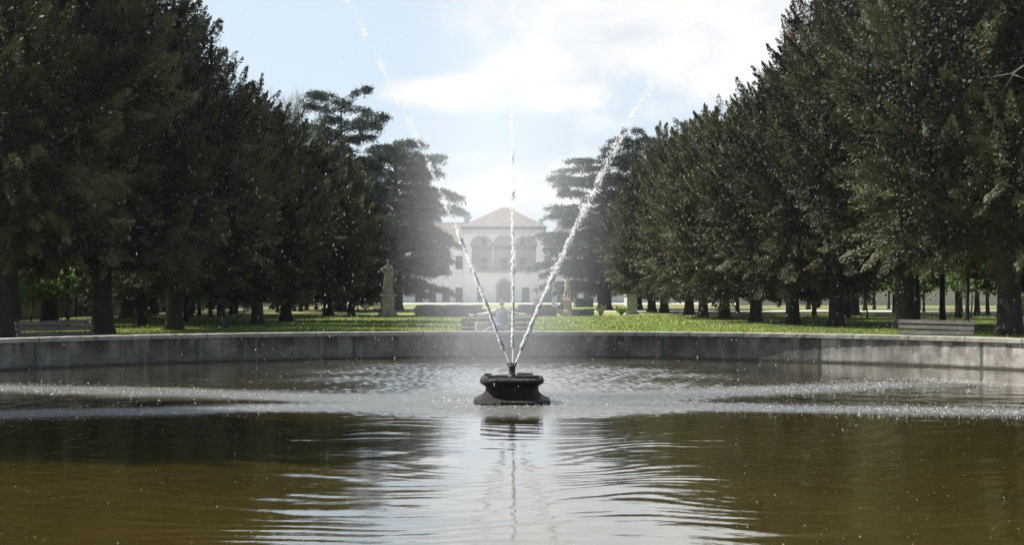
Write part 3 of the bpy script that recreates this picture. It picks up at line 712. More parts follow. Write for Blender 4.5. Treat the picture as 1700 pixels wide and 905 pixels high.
for sgn in (-1, 1):
    k = 0
    while k < (44 if sgn < 0 else 34):
        D_ = g.uniform(64, 135); x = sgn * g.uniform(17.5, 30 if sgn < 0 else 42)
        if all(math.dist((x, D_), q) > 1.9 for q in spots) and abs(x) < D_ * .43 + 1: spots.append((x, D_)); k += 1
nl = nr = 0
for i, (x, D_) in enumerate(spots):
    e = empty('woodland_tree', (x, D_, GZ), g.uniform(0, 6), 'slim dark woodland trunk among others in the shade beyond the ' + ('left' if x < 0 else 'right') + ' yews', 'tree', 'slim woodland trees beyond the ' + ('left' if x < 0 else 'right') + ' yews')
    v = i % 2; s = g.uniform(.8, 1.05); link('crown', WC[v], e).scale = (s, s, s); tk = link('trunk', WT[v], e); tk.scale = (s, s, s)
# low bright green saplings catching the sun beneath the yews
SC = [leafy_crown(51, 1.5, .9, 2.9, 3600, .15, clumps=34), leafy_crown(52, 1.3, .7, 2.4, 2800, .15, clumps=30)]
ST = [trunk_mesh(53, 2.6, .035, 7, .9, 1.0, lmin=.3, rise=.5), trunk_mesh(54, 2.3, .03, 7, .9, .9, lmin=.3, rise=.5)]
sap = [(112, 62, 1.5, 'bright leafy sapling under the yews behind the left bench'), (52, 64, 1.2, 'small bright sapling left of the one behind the left bench'), (236, 70, 1.3, 'bright sapling between the second and third yew trunks on the left'),
       (310, 78, 1.0, 'dim green sapling right of the third left yew trunk'), (545, 100, 1.2, 'green sapling far down the left row of yews'), (1525, 80, 1.6, 'bright sapling above the right bench'), (1612, 82, 1.5, 'bright sapling between the first two right yew trunks'),
       (1694, 80, 1.9, 'bright green leafy sapling at the right edge of the view'), (1440, 84, 1.4, 'green sapling left of the second right yew trunk'), (1350, 84, 1.1, 'green sapling between the third and fourth right yew trunks'), (1160, 120, 1.0, 'small green sapling far down the right row')]
for i, (x, D_, s, lb) in enumerate(sap):
    e = empty('sapling', (px(x, D_), D_, GZ), i * 1.7, lb, 'sapling', 'leafy saplings under the yews'); v = i % 2
    link('crown', SC[v], e).scale = (s, s, s); link('trunk', ST[v], e).scale = (s, s, s)
UG = [leafy_crown(61, 1.7, .1, 2.7, 5200, .13, 'yew', 60), leafy_crown(62, 1.5, .1, 2.3, 4600, .13, 'yew', 60)]
UT = [trunk_mesh(63, 2.2, .05, 7, .9, 1.1, lmin=.15, rise=.5), trunk_mesh(64, 2.0, .05, 7, .9, 1.0, lmin=.15, rise=.5)]
ug = [(-11.5 - 2.3 * k, 116 + 3 * math.sin(k * 2.1)) for k in range(9)] + [(-28.6 + .7 * math.sin(k * 3), 112 - 5.2 * k) for k in range(5)]
for i, (x, y) in enumerate(ug):
    e = empty('shade_shrub', (x, y, GZ), i * 1.3, 'dark evergreen shrub in the shade behind the left yew trunks', 'shrub', 'dark shrubs behind the left yews'); s_ = .85 + .3 * ((i * 7) % 5) / 5
    link('crown', UG[i % 2], e).scale = (s_, s_, s_); link('trunk', UT[i % 2], e).scale = (s_, s_, s_)
# bare tree far behind the left yews
def bare_tree(x, D_, H):
    e = empty('bare_tree', (px(x, D_), D_, GZ), 0, 'tall bare pale twiggy tree showing above the left yews', 'tree')
    g = random.Random(9); b = B(); tw = B()
    def grow(bb, p, d, l, r, dep):
        q = p + d * l * .5 + Vector((g.uniform(-.05, .05), g.uniform(-.05, .05), 0)) * l; e_ = p + d * l
        tube(bb, [p, q, e_], [r, r * .8, r * .6], 6 if dep < 3 else 3)
        if dep == 6: return
        for _ in range(3 if dep else 4):
            nd = (d + Vector((g.uniform(-.6, .6), g.uniform(-.6, .6), g.uniform(-.05, .5)))).normalized()
            grow(b if dep < 2 else tw, e_, nd, l * g.uniform(.6, .8), r * .58, dep + 1)
    grow(b, Vector((0, 0, -.1)), Vector((0, 0, 1)), H * .32, .22, 0)
    b.build('trunk', MT['palebark'], e, smooth=True); tw.build('twigs', MT['palebark'], e)
bare_tree(478, 128, 21)
# dead pale boughs sticking out of the yews
for (x, y, x2, y2, D_, lb) in ((246, 121, 318, 93, 51.5, 'pale dead bough sticking out of the second left yew'), (1440, 262, 1520, 270, 52.5, 'pale curved dead bough hanging in the second right yew'), (1700, 108, 1645, 128, 44.2, 'pale forked dead bough high in the first right yew')):
    a = Vector((px(x, D_), D_, pz(y, D_))); c = Vector((px(x2, D_), D_ - .2, pz(y2, D_)))
    b = B(); mid = (a + c) / 2 + Vector((0, -.2, -.12)); back = a + Vector((-.3 if x < 800 else .3, 2.8, -.5))
    tube(b, [back, a + Vector((0, .8, -.1)), a, mid, c], [.04, .028, .020, .015, .006], 7); tube(b, [mid, mid + Vector((.5, -.1, -.22)), mid + Vector((.9, -.1, -.2))], [.010, .006, .003], 5)
    b.build('dead_bough', MT['deadwood'], smooth=True); o_ = bpy.context.scene.objects[-1]
    for ob in list(col.objects):
        if ob.name.startswith('dead_bough') and 'label' not in ob: tag(ob, lb, 'branch', 'dead boughs in the yews')

# ------------------------------------------------------------------ park walls
b = B().box(-31.3, -31, 48, 205, GZ - .2, 2.55, 0)
pw = empty('park_wall', (0, 0, 0), 0, 'long beige park wall beyond the shaded woodland on the left', 'wall'); b.build('wall', MT['beige_plaster'], pw); B().box(-31.4, -30.9, 48, 205, 2.553, 2.68).build('coping', MT['stone_pale'], pw)
pw = empty('park_wall', (0, 0, 0), 0, 'low beige park wall seen between the trunks on the right', 'wall')
B().box(30, 110, 176, 176.4, GZ - .2, 2.5).build('wall', MT['beige_plaster'], pw); B().box(29.9, 110.1, 175.9, 176.5, 2.503, 2.62).build('coping', MT['stone_pale'], pw)

# ------------------------------------------------------------------ villa
VD = 220.0; K = VD / F
def vx(x): return px(x, VD)
def vz(y): return pz(y, VD)
def holed(name, outer, holes, thick, m, parent, y):
    cu = bpy.data.curves.new(name, 'CURVE'); cu.dimensions = '2D'; cu.fill_mode = 'BOTH'; cu.extrude = thick / 2
    for pl in [outer] + holes:
        s = cu.splines.new('POLY'); s.points.add(len(pl) - 1); s.use_cyclic_u = True
        for i, (a, b_) in enumerate(pl): s.points[i].co = (a, b_, 0, 1)
    o = bpy.data.objects.new('tmp', cu); col.objects.link(o)
    me = bpy.data.meshes.new_from_object(o.evaluated_get(bpy.context.evaluated_depsgraph_get())); bpy.data.objects.remove(o); bpy.data.curves.remove(cu)
    me.name = name; me.transform(Matrix.Translation((0, y + thick / 2, 0)) @ Matrix.Rotation(R_(90), 4, 'X')); me.materials.clear(); me.materials.append(m)
    return link(name, me, parent)
def rect(x0, x1, z0, z1): return [(x0, z0), (x1, z0), (x1, z1), (x0, z1)]
va = empty('villa', (0, 0, 0), 0, 'white villa with three-arched loggia and red tiled roofs at the end of the avenue', 'villa')
VY = VD
xc = vx(836.5); cl_, cr_ = vx(770), vx(903)
ze = vz(378); zfl = vz(449); zsp = vz(410)
holes = []
ax = [(783, 816), (820, 853), (857, 890)]
for (a, b_) in ax:
    x0, x1 = vx(a), vx(b_); r = (x1 - x0) / 2; pl = [(x0, zfl), (x1, zfl), (x1, zsp)]
    pl += [((x0 + x1) / 2 + r * math.cos(th), zsp + 1.75 * math.sin(th)) for th in [PI * k / 14 for k in range(1, 14)]] + [(x0, zsp)]
    holes.append(pl)
gw = [(793, 802), (867.5, 878)]; gz0, gz1 = vz(500.5), vz(478.5)
holes += [rect(vx(a), vx(b_), gz0, gz1) for a, b_ in gw]
dx0, dx1 = vx(827), vx(846); dr = (dx1 - dx0) / 2
holes.append([(dx0, GZ + .01), (dx1, GZ + .01), (dx1, vz(476))] + [((dx0 + dx1) / 2 + dr * math.cos(th), vz(476) + dr * math.sin(th)) for th in [PI * k / 10 for k in range(1, 10)]] + [(dx0, vz(476))])
holed('facade', rect(cl_, cr_, 0, ze), holes, .5, MT['white_plaster'], va, VY)
# loggia: floor, ceiling, back wall with doors, cheeks
LB = VY + 4.2
b = B(); b.box(vx(781), vx(892), VY + .52, LB, zfl - .3, zfl - .01); b.box(vx(781), vx(892), VY + .52, LB, vz(388), vz(386)); b.box(vx(781), vx(892), LB, LB + .3, zfl - .3, vz(386))
b.box(vx(779), vx(781) - .002, VY + .52, LB + .3, zfl - .3, vz(386)); b.box(vx(892) + .002, vx(894), VY + .52, LB + .3, zfl - .3, vz(386)); b.build('loggia_room', MT['white_plaster'], va)
B().box(vx(783) - .1, vx(890) + .1, VY + .55, VY + .85, vz(414), vz(408)).build('loggia_beam', MT['wood_dark'], va)
b = B(); b.box(vx(782), vx(892), VY - .12, VY + .12, vz(441), vz(439)); b.box(vx(780), vx(894), VY - .35, VY - .004, zfl - .35, zfl); b.box(vx(782), vx(892), VY - .25, VY + .02, zfl + .002, zfl + .12)
xx = vx(783)
while xx < vx(891): b.cyl((xx, VY - .06, zfl + .12), (xx, VY - .06, vz(441)), .07, .07, 6); xx += .26
b.build('balustrade', MT['stone'], va)
for (a, b_) in ax:
    x0, x1 = vx(a), vx(b_); q = B(); tp = []
    for k in range(15):
        th = PI * k / 14; tp.append(((x0 + x1) / 2 + ((x1 - x0) / 2 + .12) * math.cos(th), VY - .03, zsp + 1.87 * math.sin(th)))
    tube(q, tp, [.13] * 15, 6); q.build('arch_moulding', MT['stone'], va)
for a in (818, 855):
    B().lathe([(.24, 0), (.24, .15), (.17, .2), (.15, 2.9), (.2, 3.0), (.24, 3.05), (.24, 3.2)], 12).build('column', MT['stone_pale'], va, (vx(a), VY - .28, vz(441)))
def window(x0, x1, z0, z1, y, parent=va, shutters=True):
    fr = B(); tk = .1
    fr.box(x0 - .1, x0, y - .06, y + .2, z0, z1); fr.box(x1, x1 + .1, y - .06, y + .2, z0, z1); fr.box(x0 - .1, x1 + .1, y - .06, y + .2, z1 + .002, z1 + .12); fr.box(x0 - .18, x1 + .18, y - .14, y + .2, z0 - .14, z0 - .002)
    fr.box((x0 + x1) / 2 - .04, (x0 + x1) / 2 + .04, y + .06, y + .14, z0, z1); fr.box(x0, x1, y + .07, y + .13, z0 + (z1 - z0) * .66, z0 + (z1 - z0) * .7)
    wn = fr.build('window', MT['shutter'], parent)
    B().box(x0, x1, y + .15, y + .18, z0, z1).build('pane', MT['glass'], wn)
for (a, b_) in gw: window(vx(a), vx(b_), gz0, gz1, VY)
for (a, b_) in ((799, 807), (832, 841), (864, 872)): window(vx(a), vx(b_), zfl, vz(428), LB - .2)
for (a, b_) in ((801, 806), (865, 870)): window(vx(a), vx(b_), vz(405), vz(396), LB - .2)
dr_ = B().box(dx0, dx1, VY + .3, VY + .4, GZ, vz(467)).build('door', MT['wood_dark'], va)
B().ball((.3, 0, 0), .06, sub=1).build('door_knob', MT['iron'], dr_, ((dx0 + dx1) / 2 - .2, VY + .27, 1.1))
q = B(); q.box(dx0 - .35, dx0 - .02, VY - .12, VY - .004, 0, vz(476)); q.box(dx1 + .02, dx1 + .35, VY - .12, VY - .004, 0, vz(476))
tube(q, [((dx0 + dx1) / 2 + (dr + .2) * math.cos(PI * k / 12), VY - .06, vz(476) + (dr + .2) * math.sin(PI * k / 12)) for k in range(13)], [.17] * 13, 6)
q.box((dx0 + dx1) / 2 - .25, (dx0 + dx1) / 2 + .25, VY - .2, VY - .004, vz(467) - .1, vz(462)); q.build('door_surround', MT['stone'], va)
# side and back walls of the middle block, string course, attic band
b = B(); b.box(cl_ - .002, cl_ + .4, VY + .502, VY + 14, 0, ze); b.box(cr_ - .4, cr_ + .002, VY + .502, VY + 14, 0, ze); b.box(cl_ + .4, cr_ - .4, VY + 13.6, VY + 14, 0, ze); b.build('block_wall', MT['white_plaster'], va)
B().box(cl_ - .02, cr_ + .02, VY - .05, VY - .003, vz(389), vz(381)).build('attic_band', MT['attic'], va)
def hip(name, x0, x1, y0, y1, z0, zr, rx0, rx1, parent):
    b = B(); ym = (y0 + y1) / 2
    e = [b.bm.verts.new(c) for c in ((x0, y0, z0), (x1, y0, z0), (x1, y1, z0), (x0, y1, z0))]; e2 = [b.bm.verts.new((v.co.x, v.co.y, z0 - .18)) for v in e]
    r = [b.bm.verts.new((rx0, ym, zr)), b.bm.verts.new((rx1, ym, zr))]
    for f in ((e[0], e[1], r[1], r[0]), (e[1], e[2], r[1]), (e[2], e[3], r[0], r[1]), (e[3], e[0], r[0])): b.bm.faces.new(f)
    for k in range(4): b.bm.faces.new((e2[k], e2[(k + 1) % 4], e[(k + 1) % 4], e[k]))
    b.bm.faces.new(list(reversed(e2)))
    return b.build(name, MT['tile'], parent)
zap = EYE + (HZ - 344) / F * (VY + 7)
rf = hip('roof', cl_ - .5, cr_ + .5, VY - .7, VY + 14.7, ze + .19, zap, xc - .3, xc + .5, va)
q = B(); q.box(cl_ - .3, cr_ + .3, VY - .45, VY - .055, ze - .28, ze + .005)
xx = cl_ - .3
while xx < cr_ + .3: q.box(xx, xx + .14, VY - .62, VY - .452, ze - .14, ze + .003); xx += .55
q.build('eaves', MT['wood_dark'], va)
# wings
zw = vz(407); zwr = EYE + (HZ - 369) / F * (VY + 5.5)
for (x0, x1, wins) in ((cl_ - 30, cl_ - .003, [(757, 767), (735, 745), (713, 723), (690, 700)]), (cr_ + .003, cr_ + 36, [(903.8 + 1.5, 915), (926, 936), (948, 958), (970, 980), (992, 1002)])):
    hs = []
    for a, b_ in wins:
        hs.append(rect(vx(a), vx(b_), vz(446), vz(426))); hs.append(rect(vx(a), vx(b_), gz0, gz1))
    holed('facade', rect(x0, x1, 0, zw), hs, .5, MT['white_plaster'], va, VY + .35)
    q = B(); q.box(x0, x0 + .4, VY + .852, VY + 11, 0, zw); q.box(x1 - .4, x1, VY + .852, VY + 11, 0, zw); q.box(x0 + .4, x1 - .4, VY + 10.6, VY + 11, 0, zw); q.build('wing_wall', MT['white_plaster'], va)
    for a, b_ in wins: window(vx(a), vx(b_), vz(446), vz(426), VY + .35); window(vx(a), vx(b_), gz0, gz1, VY + .35)
    hip('wing_roof', x0 - .5, x1 + .0, VY - .2, VY + 11.5, zw + .19, zwr, x0 + 3, x1, va)
    q = B(); q.box(x0 - .2, x1 - .01, VY + .05, VY + .345, zw - .2, zw + .005); q.build('eaves', MT['wood_dark'], va)
zc = EYE + (HZ - 361) / F * (VY + 4)
q = B(); q.box(-.45, .45, -.4, .4, -2.2, 0); q.box(-.55, .55, -.5, .5, .002, .15); q.box(-.4, .4, -.35, .35, .152, .35); q.build('chimney', MT['attic'], rf, (vx(773.5), VY + 4, zc - .3))
q = B(); q.box(-.35, .35, -.35, .35, -1.5, 0); q.box(-.45, .45, -.45, .45, .002, .14); q.build('chimney', MT['attic'], rf, (vx(899), VY + 4.5, zc - .4))

# ------------------------------------------------------------------ hedges
def hedge(x0, x1, D_, dep, hgt, label, seed):
    g = np.random.default_rng(seed); X0, X1 = px(x0, D_), px(x1, D_); w_ = X1 - X0
    n = int(w_ * hgt * 1100 + w_ * dep * 700) + 800
    f = g.random(n); P = np.empty((n, 3)); P[:, 0] = g.random(n) * w_; P[:, 1] = g.random(n) * dep; P[:, 2] = g.random(n) * hgt
    k = f < .45; P[k, 1] = np.abs(g.normal(0, .03, k.sum())); k2 = (f >= .45) & (f < .8); P[k2, 2] = hgt - np.abs(g.normal(0, .04, k2.sum())); P[:, 2] += .03 * np.sin(P[:, 0] * 3 + seed)
    A = unit(g.normal(0, 1, (n, 3)) + np.array([[0, -.4, .5]])); S = unit(np.cross(A, g.normal(0, 1, (n, 3)))); ll = g.uniform(.05, .11, n)
    me = poly_mesh('hedge', leaf_quads(P, A, S, ll, ll * .7), 4, MT['box'], g.random(n))
    o = link('box_hedge', me, None, (X0, D_, GZ)); tag(o, label, 'hedge', 'clipped box hedges of the parterre')
    B().box(.08, w_ - .08, .08, dep - .08, 0, hgt - .08).build('inner_twigs', MT['bark'], o)
hedge(688, 778, 90, 1.2, .55, 'low dark clipped hedge in front of the left cedar', 1)
hedge(786, 834, 90, 1.0, .50, 'short clipped hedge behind the head of the man on the bench', 2)
hedge(846, 924, 92, 1.2, .52, 'clipped hedge between the middle jet and the right statue', 3)
hedge(950, 986, 92, 1.6, .45, 'small dark clipped hedge right of the statue', 4)
hedge(690, 800, 104, 2.0, .62, 'second clipped hedge behind the left one, paler green', 5)
hedge(860, 938, 106, 2.0, .62, 'second clipped hedge behind the right one, towards the villa', 6)
hedge(955, 985, 150, 5, 1.0, 'taller dark hedge far off beneath the right cedar', 8)

# small plants on the lawn
def tuft_plant(x, D_, h_, r_, n, m, label, seed, name='garden_plant'):
    g = np.random.default_rng(seed); th = g.random(n) * 6.28; t_ = g.random(n); rr_ = r_ * t_ ** 1.2 * g.uniform(.4, 1, n)
    P = np.stack([rr_ * np.cos(th), rr_ * np.sin(th), h_ * t_ * g.uniform(.5, 1, n)], 1)
    A = unit(np.stack([np.cos(th), np.sin(th), 1.2 + 0 * th], 1) + g.normal(0, .3, (n, 3))); S = unit(np.cross(A, g.normal(0, 1, (n, 3)))); ll = g.uniform(.08, .2, n)
    e = empty(name, (px(x, D_), D_, GZ), 0, label, 'plant'); link('leaves', poly_mesh('leaves', leaf_quads(P, A, S, ll, ll * .35), 4, MT[m], g.random(n)), e)
    b = B()
    for k in range(7):
        a = k * .9; tube(b, [(0, 0, 0), (r_ * .4 * math.cos(a), r_ * .4 * math.sin(a), h_ * .5), (r_ * .7 * math.cos(a), r_ * .7 * math.sin(a), h_ * .85)], [.015, .01, .004], 4)
    b.build('stems', MT['bark'], e)
tuft_plant(997, 92, .75, .38, 420, 'leafy', 'tall yellow-green plant on the lawn right of the small hedge', 1)
tuft_plant(1032, 96, .65, .7, 700, 'leafy', 'leafy green clump left of the empty plinth', 2)
tuft_plant(236, 69, .8, .5, 500, 'leafy', 'small green weed clump under the left yews', 3)
# half-fallen cedar sapling with pale outstretched shoots
e = empty('young_cedar', (px(372, 60), 60, GZ), 0, 'small thin young conifer with pale outstretched shoots on the left lawn', 'tree')
g = np.random.default_rng(77); b = B(); Vs = []
for (dx, dz, l) in ((-.2, .9, 1), (.15, 1.15, 1), (.75, .62, 1), (-.4, .4, 1), (.45, .3, 1), (1.0, .8, 1)):
    tube(b, [(0, 0, 0), (dx * .4, 0, dz * .55), (dx, .05, dz)], [.03, .016, .005], 5)
    n = 160; t_ = g.random(n); P = np.stack([dx * t_, .05 * t_, dz * t_ ** .8], 1) + g.normal(0, .05, (n, 3)); A = unit(np.array([[dx, 0, dz]]) + g.normal(0, .5, (n, 3))); S = unit(np.cross(A, g.normal(0, 1, (n, 3)))); ll = g.uniform(.06, .13, n); Vs.append(leaf_quads(P, A, S, ll, ll * .3))
link('crown', poly_mesh('crown', np.concatenate(Vs), 4, MT['cedar'], g.random(sum(len(v) for v in Vs) // 4)), e); b.build('trunk', MT['deadwood'], e)

# ------------------------------------------------------------------ statues
def statue_fig(kind, m):
    if kind == 'robed':
        J = [(0, 0, 1.05, .17, .13), (0, 0, 1.30, .15, .11), (0, .01, 1.52, .19, .12), (.01, .01, 1.68, .08), (.0, -.02, 1.80, .085), (0, -.02, 1.92, .10), (0, -.02, 2.02, .06),
             (-.20, 0, 1.56, .085), (-.34, -.02, 1.30, .07), (-.24, -.18, 1.16, .055), (-.16, -.24, 1.22, .05),
             (.21, 0, 1.56, .085), (.32, .03, 1.28, .07), (.30, -.10, 1.02, .06), (.28, -.14, .94, .045),
             (-.10, 0, .85, .17, .15), (-.13, -.05, .50, .16, .15), (-.12, -.02, .12, .17, .16),
             (.12, .02, .85, .16, .14), (.13, .05, .50, .14, .14), (.14, .04, .10, .17, .16)]
        E = [(0, 1), (1, 2), (2, 3), (3, 4), (4, 5), (5, 6), (2, 7), (7, 8), (8, 9), (9, 10), (2, 11), (11, 12), (12, 13), (13, 14), (0, 15), (15, 16), (16, 17), (0, 18), (18, 19), (19, 20)]
    else:
        J = [(0, 0, 1.0, .14, .11), (.02, 0, 1.22, .12, .10), (.03, .01, 1.43, .16, .11), (.02, .0, 1.58, .06), (.04, -.02, 1.67, .075), (.05, -.03, 1.76, .085), (.05, -.02, 1.84, .055),
             (-.15, 0, 1.47, .07), (-.20, .04, 1.22, .055), (-.14, -.10, 1.03, .045), (-.08, -.15, 1.00, .04),
             (.20, 0, 1.47, .07), (.25, .06, 1.22, .055), (.22, .12, .98, .045), (.21, .12, .90, .035),
             (-.07, 0, .86, .10), (-.12, -.10, .52, .075), (-.18, -.08, .14, .055), (-.20, -.20, .05, .045),
             (.09, 0, .86, .10), (.10, .0, .48, .075), (.10, .02, .10, .06), (.11, -.10, .05, .045)]
        E = [(0, 1), (1, 2), (2, 3), (3, 4), (4, 5), (5, 6), (2, 7), (7, 8), (8, 9), (9, 10), (2, 11), (11, 12), (12, 13), (13, 14), (0, 15), (15, 16), (16, 17), (17, 18), (0, 19), (19, 20), (20, 21), (21, 22)]
    b = B(); b.add(skin('fig', J, E, m, 2))
    if kind == 'robed':
        rg = []
        seg = 40
        for (r, z) in ((.30, .0), (.29, .15), (.26, .45), (.25, .75), (.23, .98), (.19, 1.15)):
            rg.append([b.bm.verts.new(((r + .022 * math.sin(9 * 2 * PI * k / seg + z * 3)) * math.cos(2 * PI * k / seg) * 1.05, (r + .022 * math.sin(9 * 2 * PI * k / seg + z * 3)) * .82 * math.sin(2 * PI * k / seg), z)) for k in range(seg)])
        for a, c in zip(rg, rg[1:]):
            for k in range(seg): b.bm.faces.new((a[k], a[(k + 1) % seg], c[(k + 1) % seg], c[k]))
        tube(b, [(-.22, -.05, 1.60), (-.05, -.17, 1.42), (.16, -.16, 1.2), (.28, -.06, 1.02), (.30, .02, .6)], [.05, .06, .065, .07, .05], 8)   # mantle
        b.ball((-.38, -.06, 1.36), .10, 1, .8, 1.2)
    else:
        tube(b, [(.2, .1, 1.0), (.22, .14, .6), (.2, .14, .05)], [.06, .09, .13], 8); b.ball((-.2, .05, .18), .16, 1, 1, 1.2); tube(b, [(-.14, -.1, 1.03), (0, -.14, .95), (.18, -.05, 1.0)], [.05, .06, .05], 8)
    b.box(-.34, .34, -.3, .3, -.10, -.002, .02)
    return b.mesh('figure', m, smooth=True, jitter=.008)
def statue(x, D_, top, ped_top, kind, m, pw, label, m2=None, rz=0):
    m2 = m2 or m
    e = empty('garden_statue', (px(x, D_), D_, GZ), rz, label, 'statue', 'stone statues on pedestals along the avenue')
    zp = pz(ped_top, D_) - GZ; zt = pz(top, D_) - GZ
    B().box(-pw * .62, pw * .62, -pw * .62, pw * .62, -.1, .22, .02).box(-pw * .56, pw * .56, -pw * .56, pw * .56, .222, .34, .03).build('base', m2, e, jitter=.005)
    B().lathe([(pw * .50, .342), (pw * .44, .42), (pw * .42, zp - .26), (pw * .46, zp - .18)], 32, sq=14).build('shaft', m2, e)
    B().box(-pw * .56, pw * .56, -pw * .56, pw * .56, zp - .178, zp - .06, .02).box(-pw * .5, pw * .5, -pw * .5, pw * .5, zp - .058, zp, .01).build('cornice', m2, e)
    f = link('figure', statue_fig(kind, m), e, (0, 0, zp + .1)); s = (zt - zp) / (2.18 if kind == 'robed' else 1.99); f.scale = (s, s, s); f.location = (0, 0, zp + .1 * s)
statue(644, 88, 429, 488, 'robed', MT['stone'], .95, 'tall weathered robed stone statue on a pedestal before the left cedar', rz=.25)
statue(941, 96, 458, 497, 'nude', MT['stone_pink'], .72, 'slender pinkish stone statue on a square pedestal, right of the jets', MT['stone_pink'], rz=-.3)
statue(891, 172, 477, 495, 'nude', MT['stone_pink'], .9, 'small far statue near the villa front, seen beside the right jet', MT['stone_pink'])
e = empty('empty_plinth', (px(1047, 100), 100, GZ), .18, 'pale square stone plinth without a statue, by the right yews', 'plinth')
zp = pz(489, 100) - GZ
B().box(-.52, .52, -.52, .52, -.1, .2, .02).build('base', MT['stone_pale'], e); B().box(-.40, .40, -.40, .40, .202, zp - .12, .015).build('shaft', MT['stone_pale'], e); B().box(-.48, .48, -.48, .48, zp - .118, zp, .02).build('cornice', MT['stone'], e)
e = empty('marker_stone', (px(1005, 150), 150, GZ), 0, 'small white stone post far under the right cedar', 'post')
B().lathe([(.35, 0), (.33, .9), (.28, 1.25), (.12, 1.4)], 12, sq=6).build('post', MT['white_plaster'], e)

# ------------------------------------------------------------------ benches
def bench(x, y, rz, label, W=2.0, seed=1):
    e = empty('park_bench', (x, y, GZ), rz, label, 'bench', 'wooden park benches round the pool')
    g = random.Random(seed)
    # front faces -Y
    for i, (z, yb) in enumerate(((.84, .31), (.70, .26), (.56, .21))):
        M = Matrix.Translation((0, yb, z)) @ Matrix.Rotation(-.30, 4, 'X') @ Matrix.Rotation(g.uniform(-.012, .012), 4, 'Y')
        B().box(-W / 2, W / 2, -.02, .02, -.052, .052, .006, M).build('back_slat', MT['benchwood'], e)
    for i, yb in enumerate((-.33, -.20, -.07, .06)):
        B().box(-W / 2, W / 2, yb - .055, yb + .055, .445 - .01 * i, .485 - .01 * i, .006).build('seat_slat', MT['benchwood'], e)
    for sx in (-.78, .78):
        b = B(); tube(b, [(sx, -.36, -.08), (sx, -.34, .40), (sx, .02, .41), (sx, .16, .42), (sx, .255, .62), (sx, .36, .90)], [.022, .022, .022, .022, .022, .018], 8); tube(b, [(sx, .14, .42), (sx, .20, .2), (sx, .26, -.08)], [.022, .022, .022], 8)
        b.build('leg', MT['iron'], e)
    return e
bx0 = px(825, 37.3)
bench(bx0, 37.3, 0, 'wooden bench with a man sitting on it, behind the middle of the pool', 2.02, 1)
xr = px(1548, 34.4); xl = px(98, 33.6)
bench(xr, 34.4, -math.atan2(xr, 34.4 - CY), 'empty weathered wooden bench under the right yews', 2.0, 2)
bench(xl, 33.6, -math.atan2(xl, 33.6 - CY), 'empty dark wooden bench in the shade under the left yews', 2.0, 3)

# ------------------------------------------------------------------ people
def head(c, s=1.0, turn=0.0, tilt=0.0):
    """a head with brow, nose, mouth, chin, eye hollows and ears; faces -Y before turning"""
    b = B(); bmesh.ops.create_icosphere(b.bm, subdivisions=4, radius=1)
    for v in b.bm.verts:
        x, y, z = v.co; nx = x * .078; ny = y * .098; nzv = z * .118
        if z < -.1: nx *= 1 + .32 * z; ny = ny * (1 + .12 * z) - .010 * (-z)
        if y < -.3:
            f = (-y - .3) / .7
            nose = math.exp(-((x / .16) ** 2)) * math.exp(-(((z + .12) / .20) ** 2)); ny -= .028 * nose * f
            for ex in (-.38, .38): ny += .013 * math.exp(-(((x - ex) / .17) ** 2 + ((z - .06) / .12) ** 2)) * f
            ny -= .006 * math.exp(-((z - .24) / .09) ** 2) * f; ny -= .008 * math.exp(-((x / .32) ** 2 + ((z + .46) / .08) ** 2)) * f
            ny += .006 * math.exp(-((x / .32) ** 2 + ((z + .52) / .03) ** 2)) * f
        v.co = (nx, ny, nzv)
    for sx in (-1, 1): b.ball((sx * .080, .010, -.005), .022, .45, .8, 1.35, 2)
    M = Matrix.Translation(c) @ Matrix.Rotation(turn, 4, 'Z') @ Matrix.Rotation(tilt, 4, 'X') @ Matrix.Scale(s, 4)
    bmesh.ops.transform(b.bm, matrix=M, verts=b.bm.verts)
    hb = B(); bmesh.ops.create_icosphere(hb.bm, subdivisions=4, radius=1)
    bmesh.ops.delete(hb.bm, geom=[v for v in hb.bm.verts if (v.co.z < -.35) or (v.co.y < -.35 and v.co.z < .42)], context='VERTS')
    for v in hb.bm.verts: v.co = (v.co.x * .088, v.co.y * .108 + .006, v.co.z * .127 + .004)
    ge = hb.bm.faces[:]; r = bmesh.ops.solidify(hb.bm, geom=ge, thickness=.008)
    bmesh.ops.transform(hb.bm, matrix=M, verts=hb.bm.verts)
    return b, hb
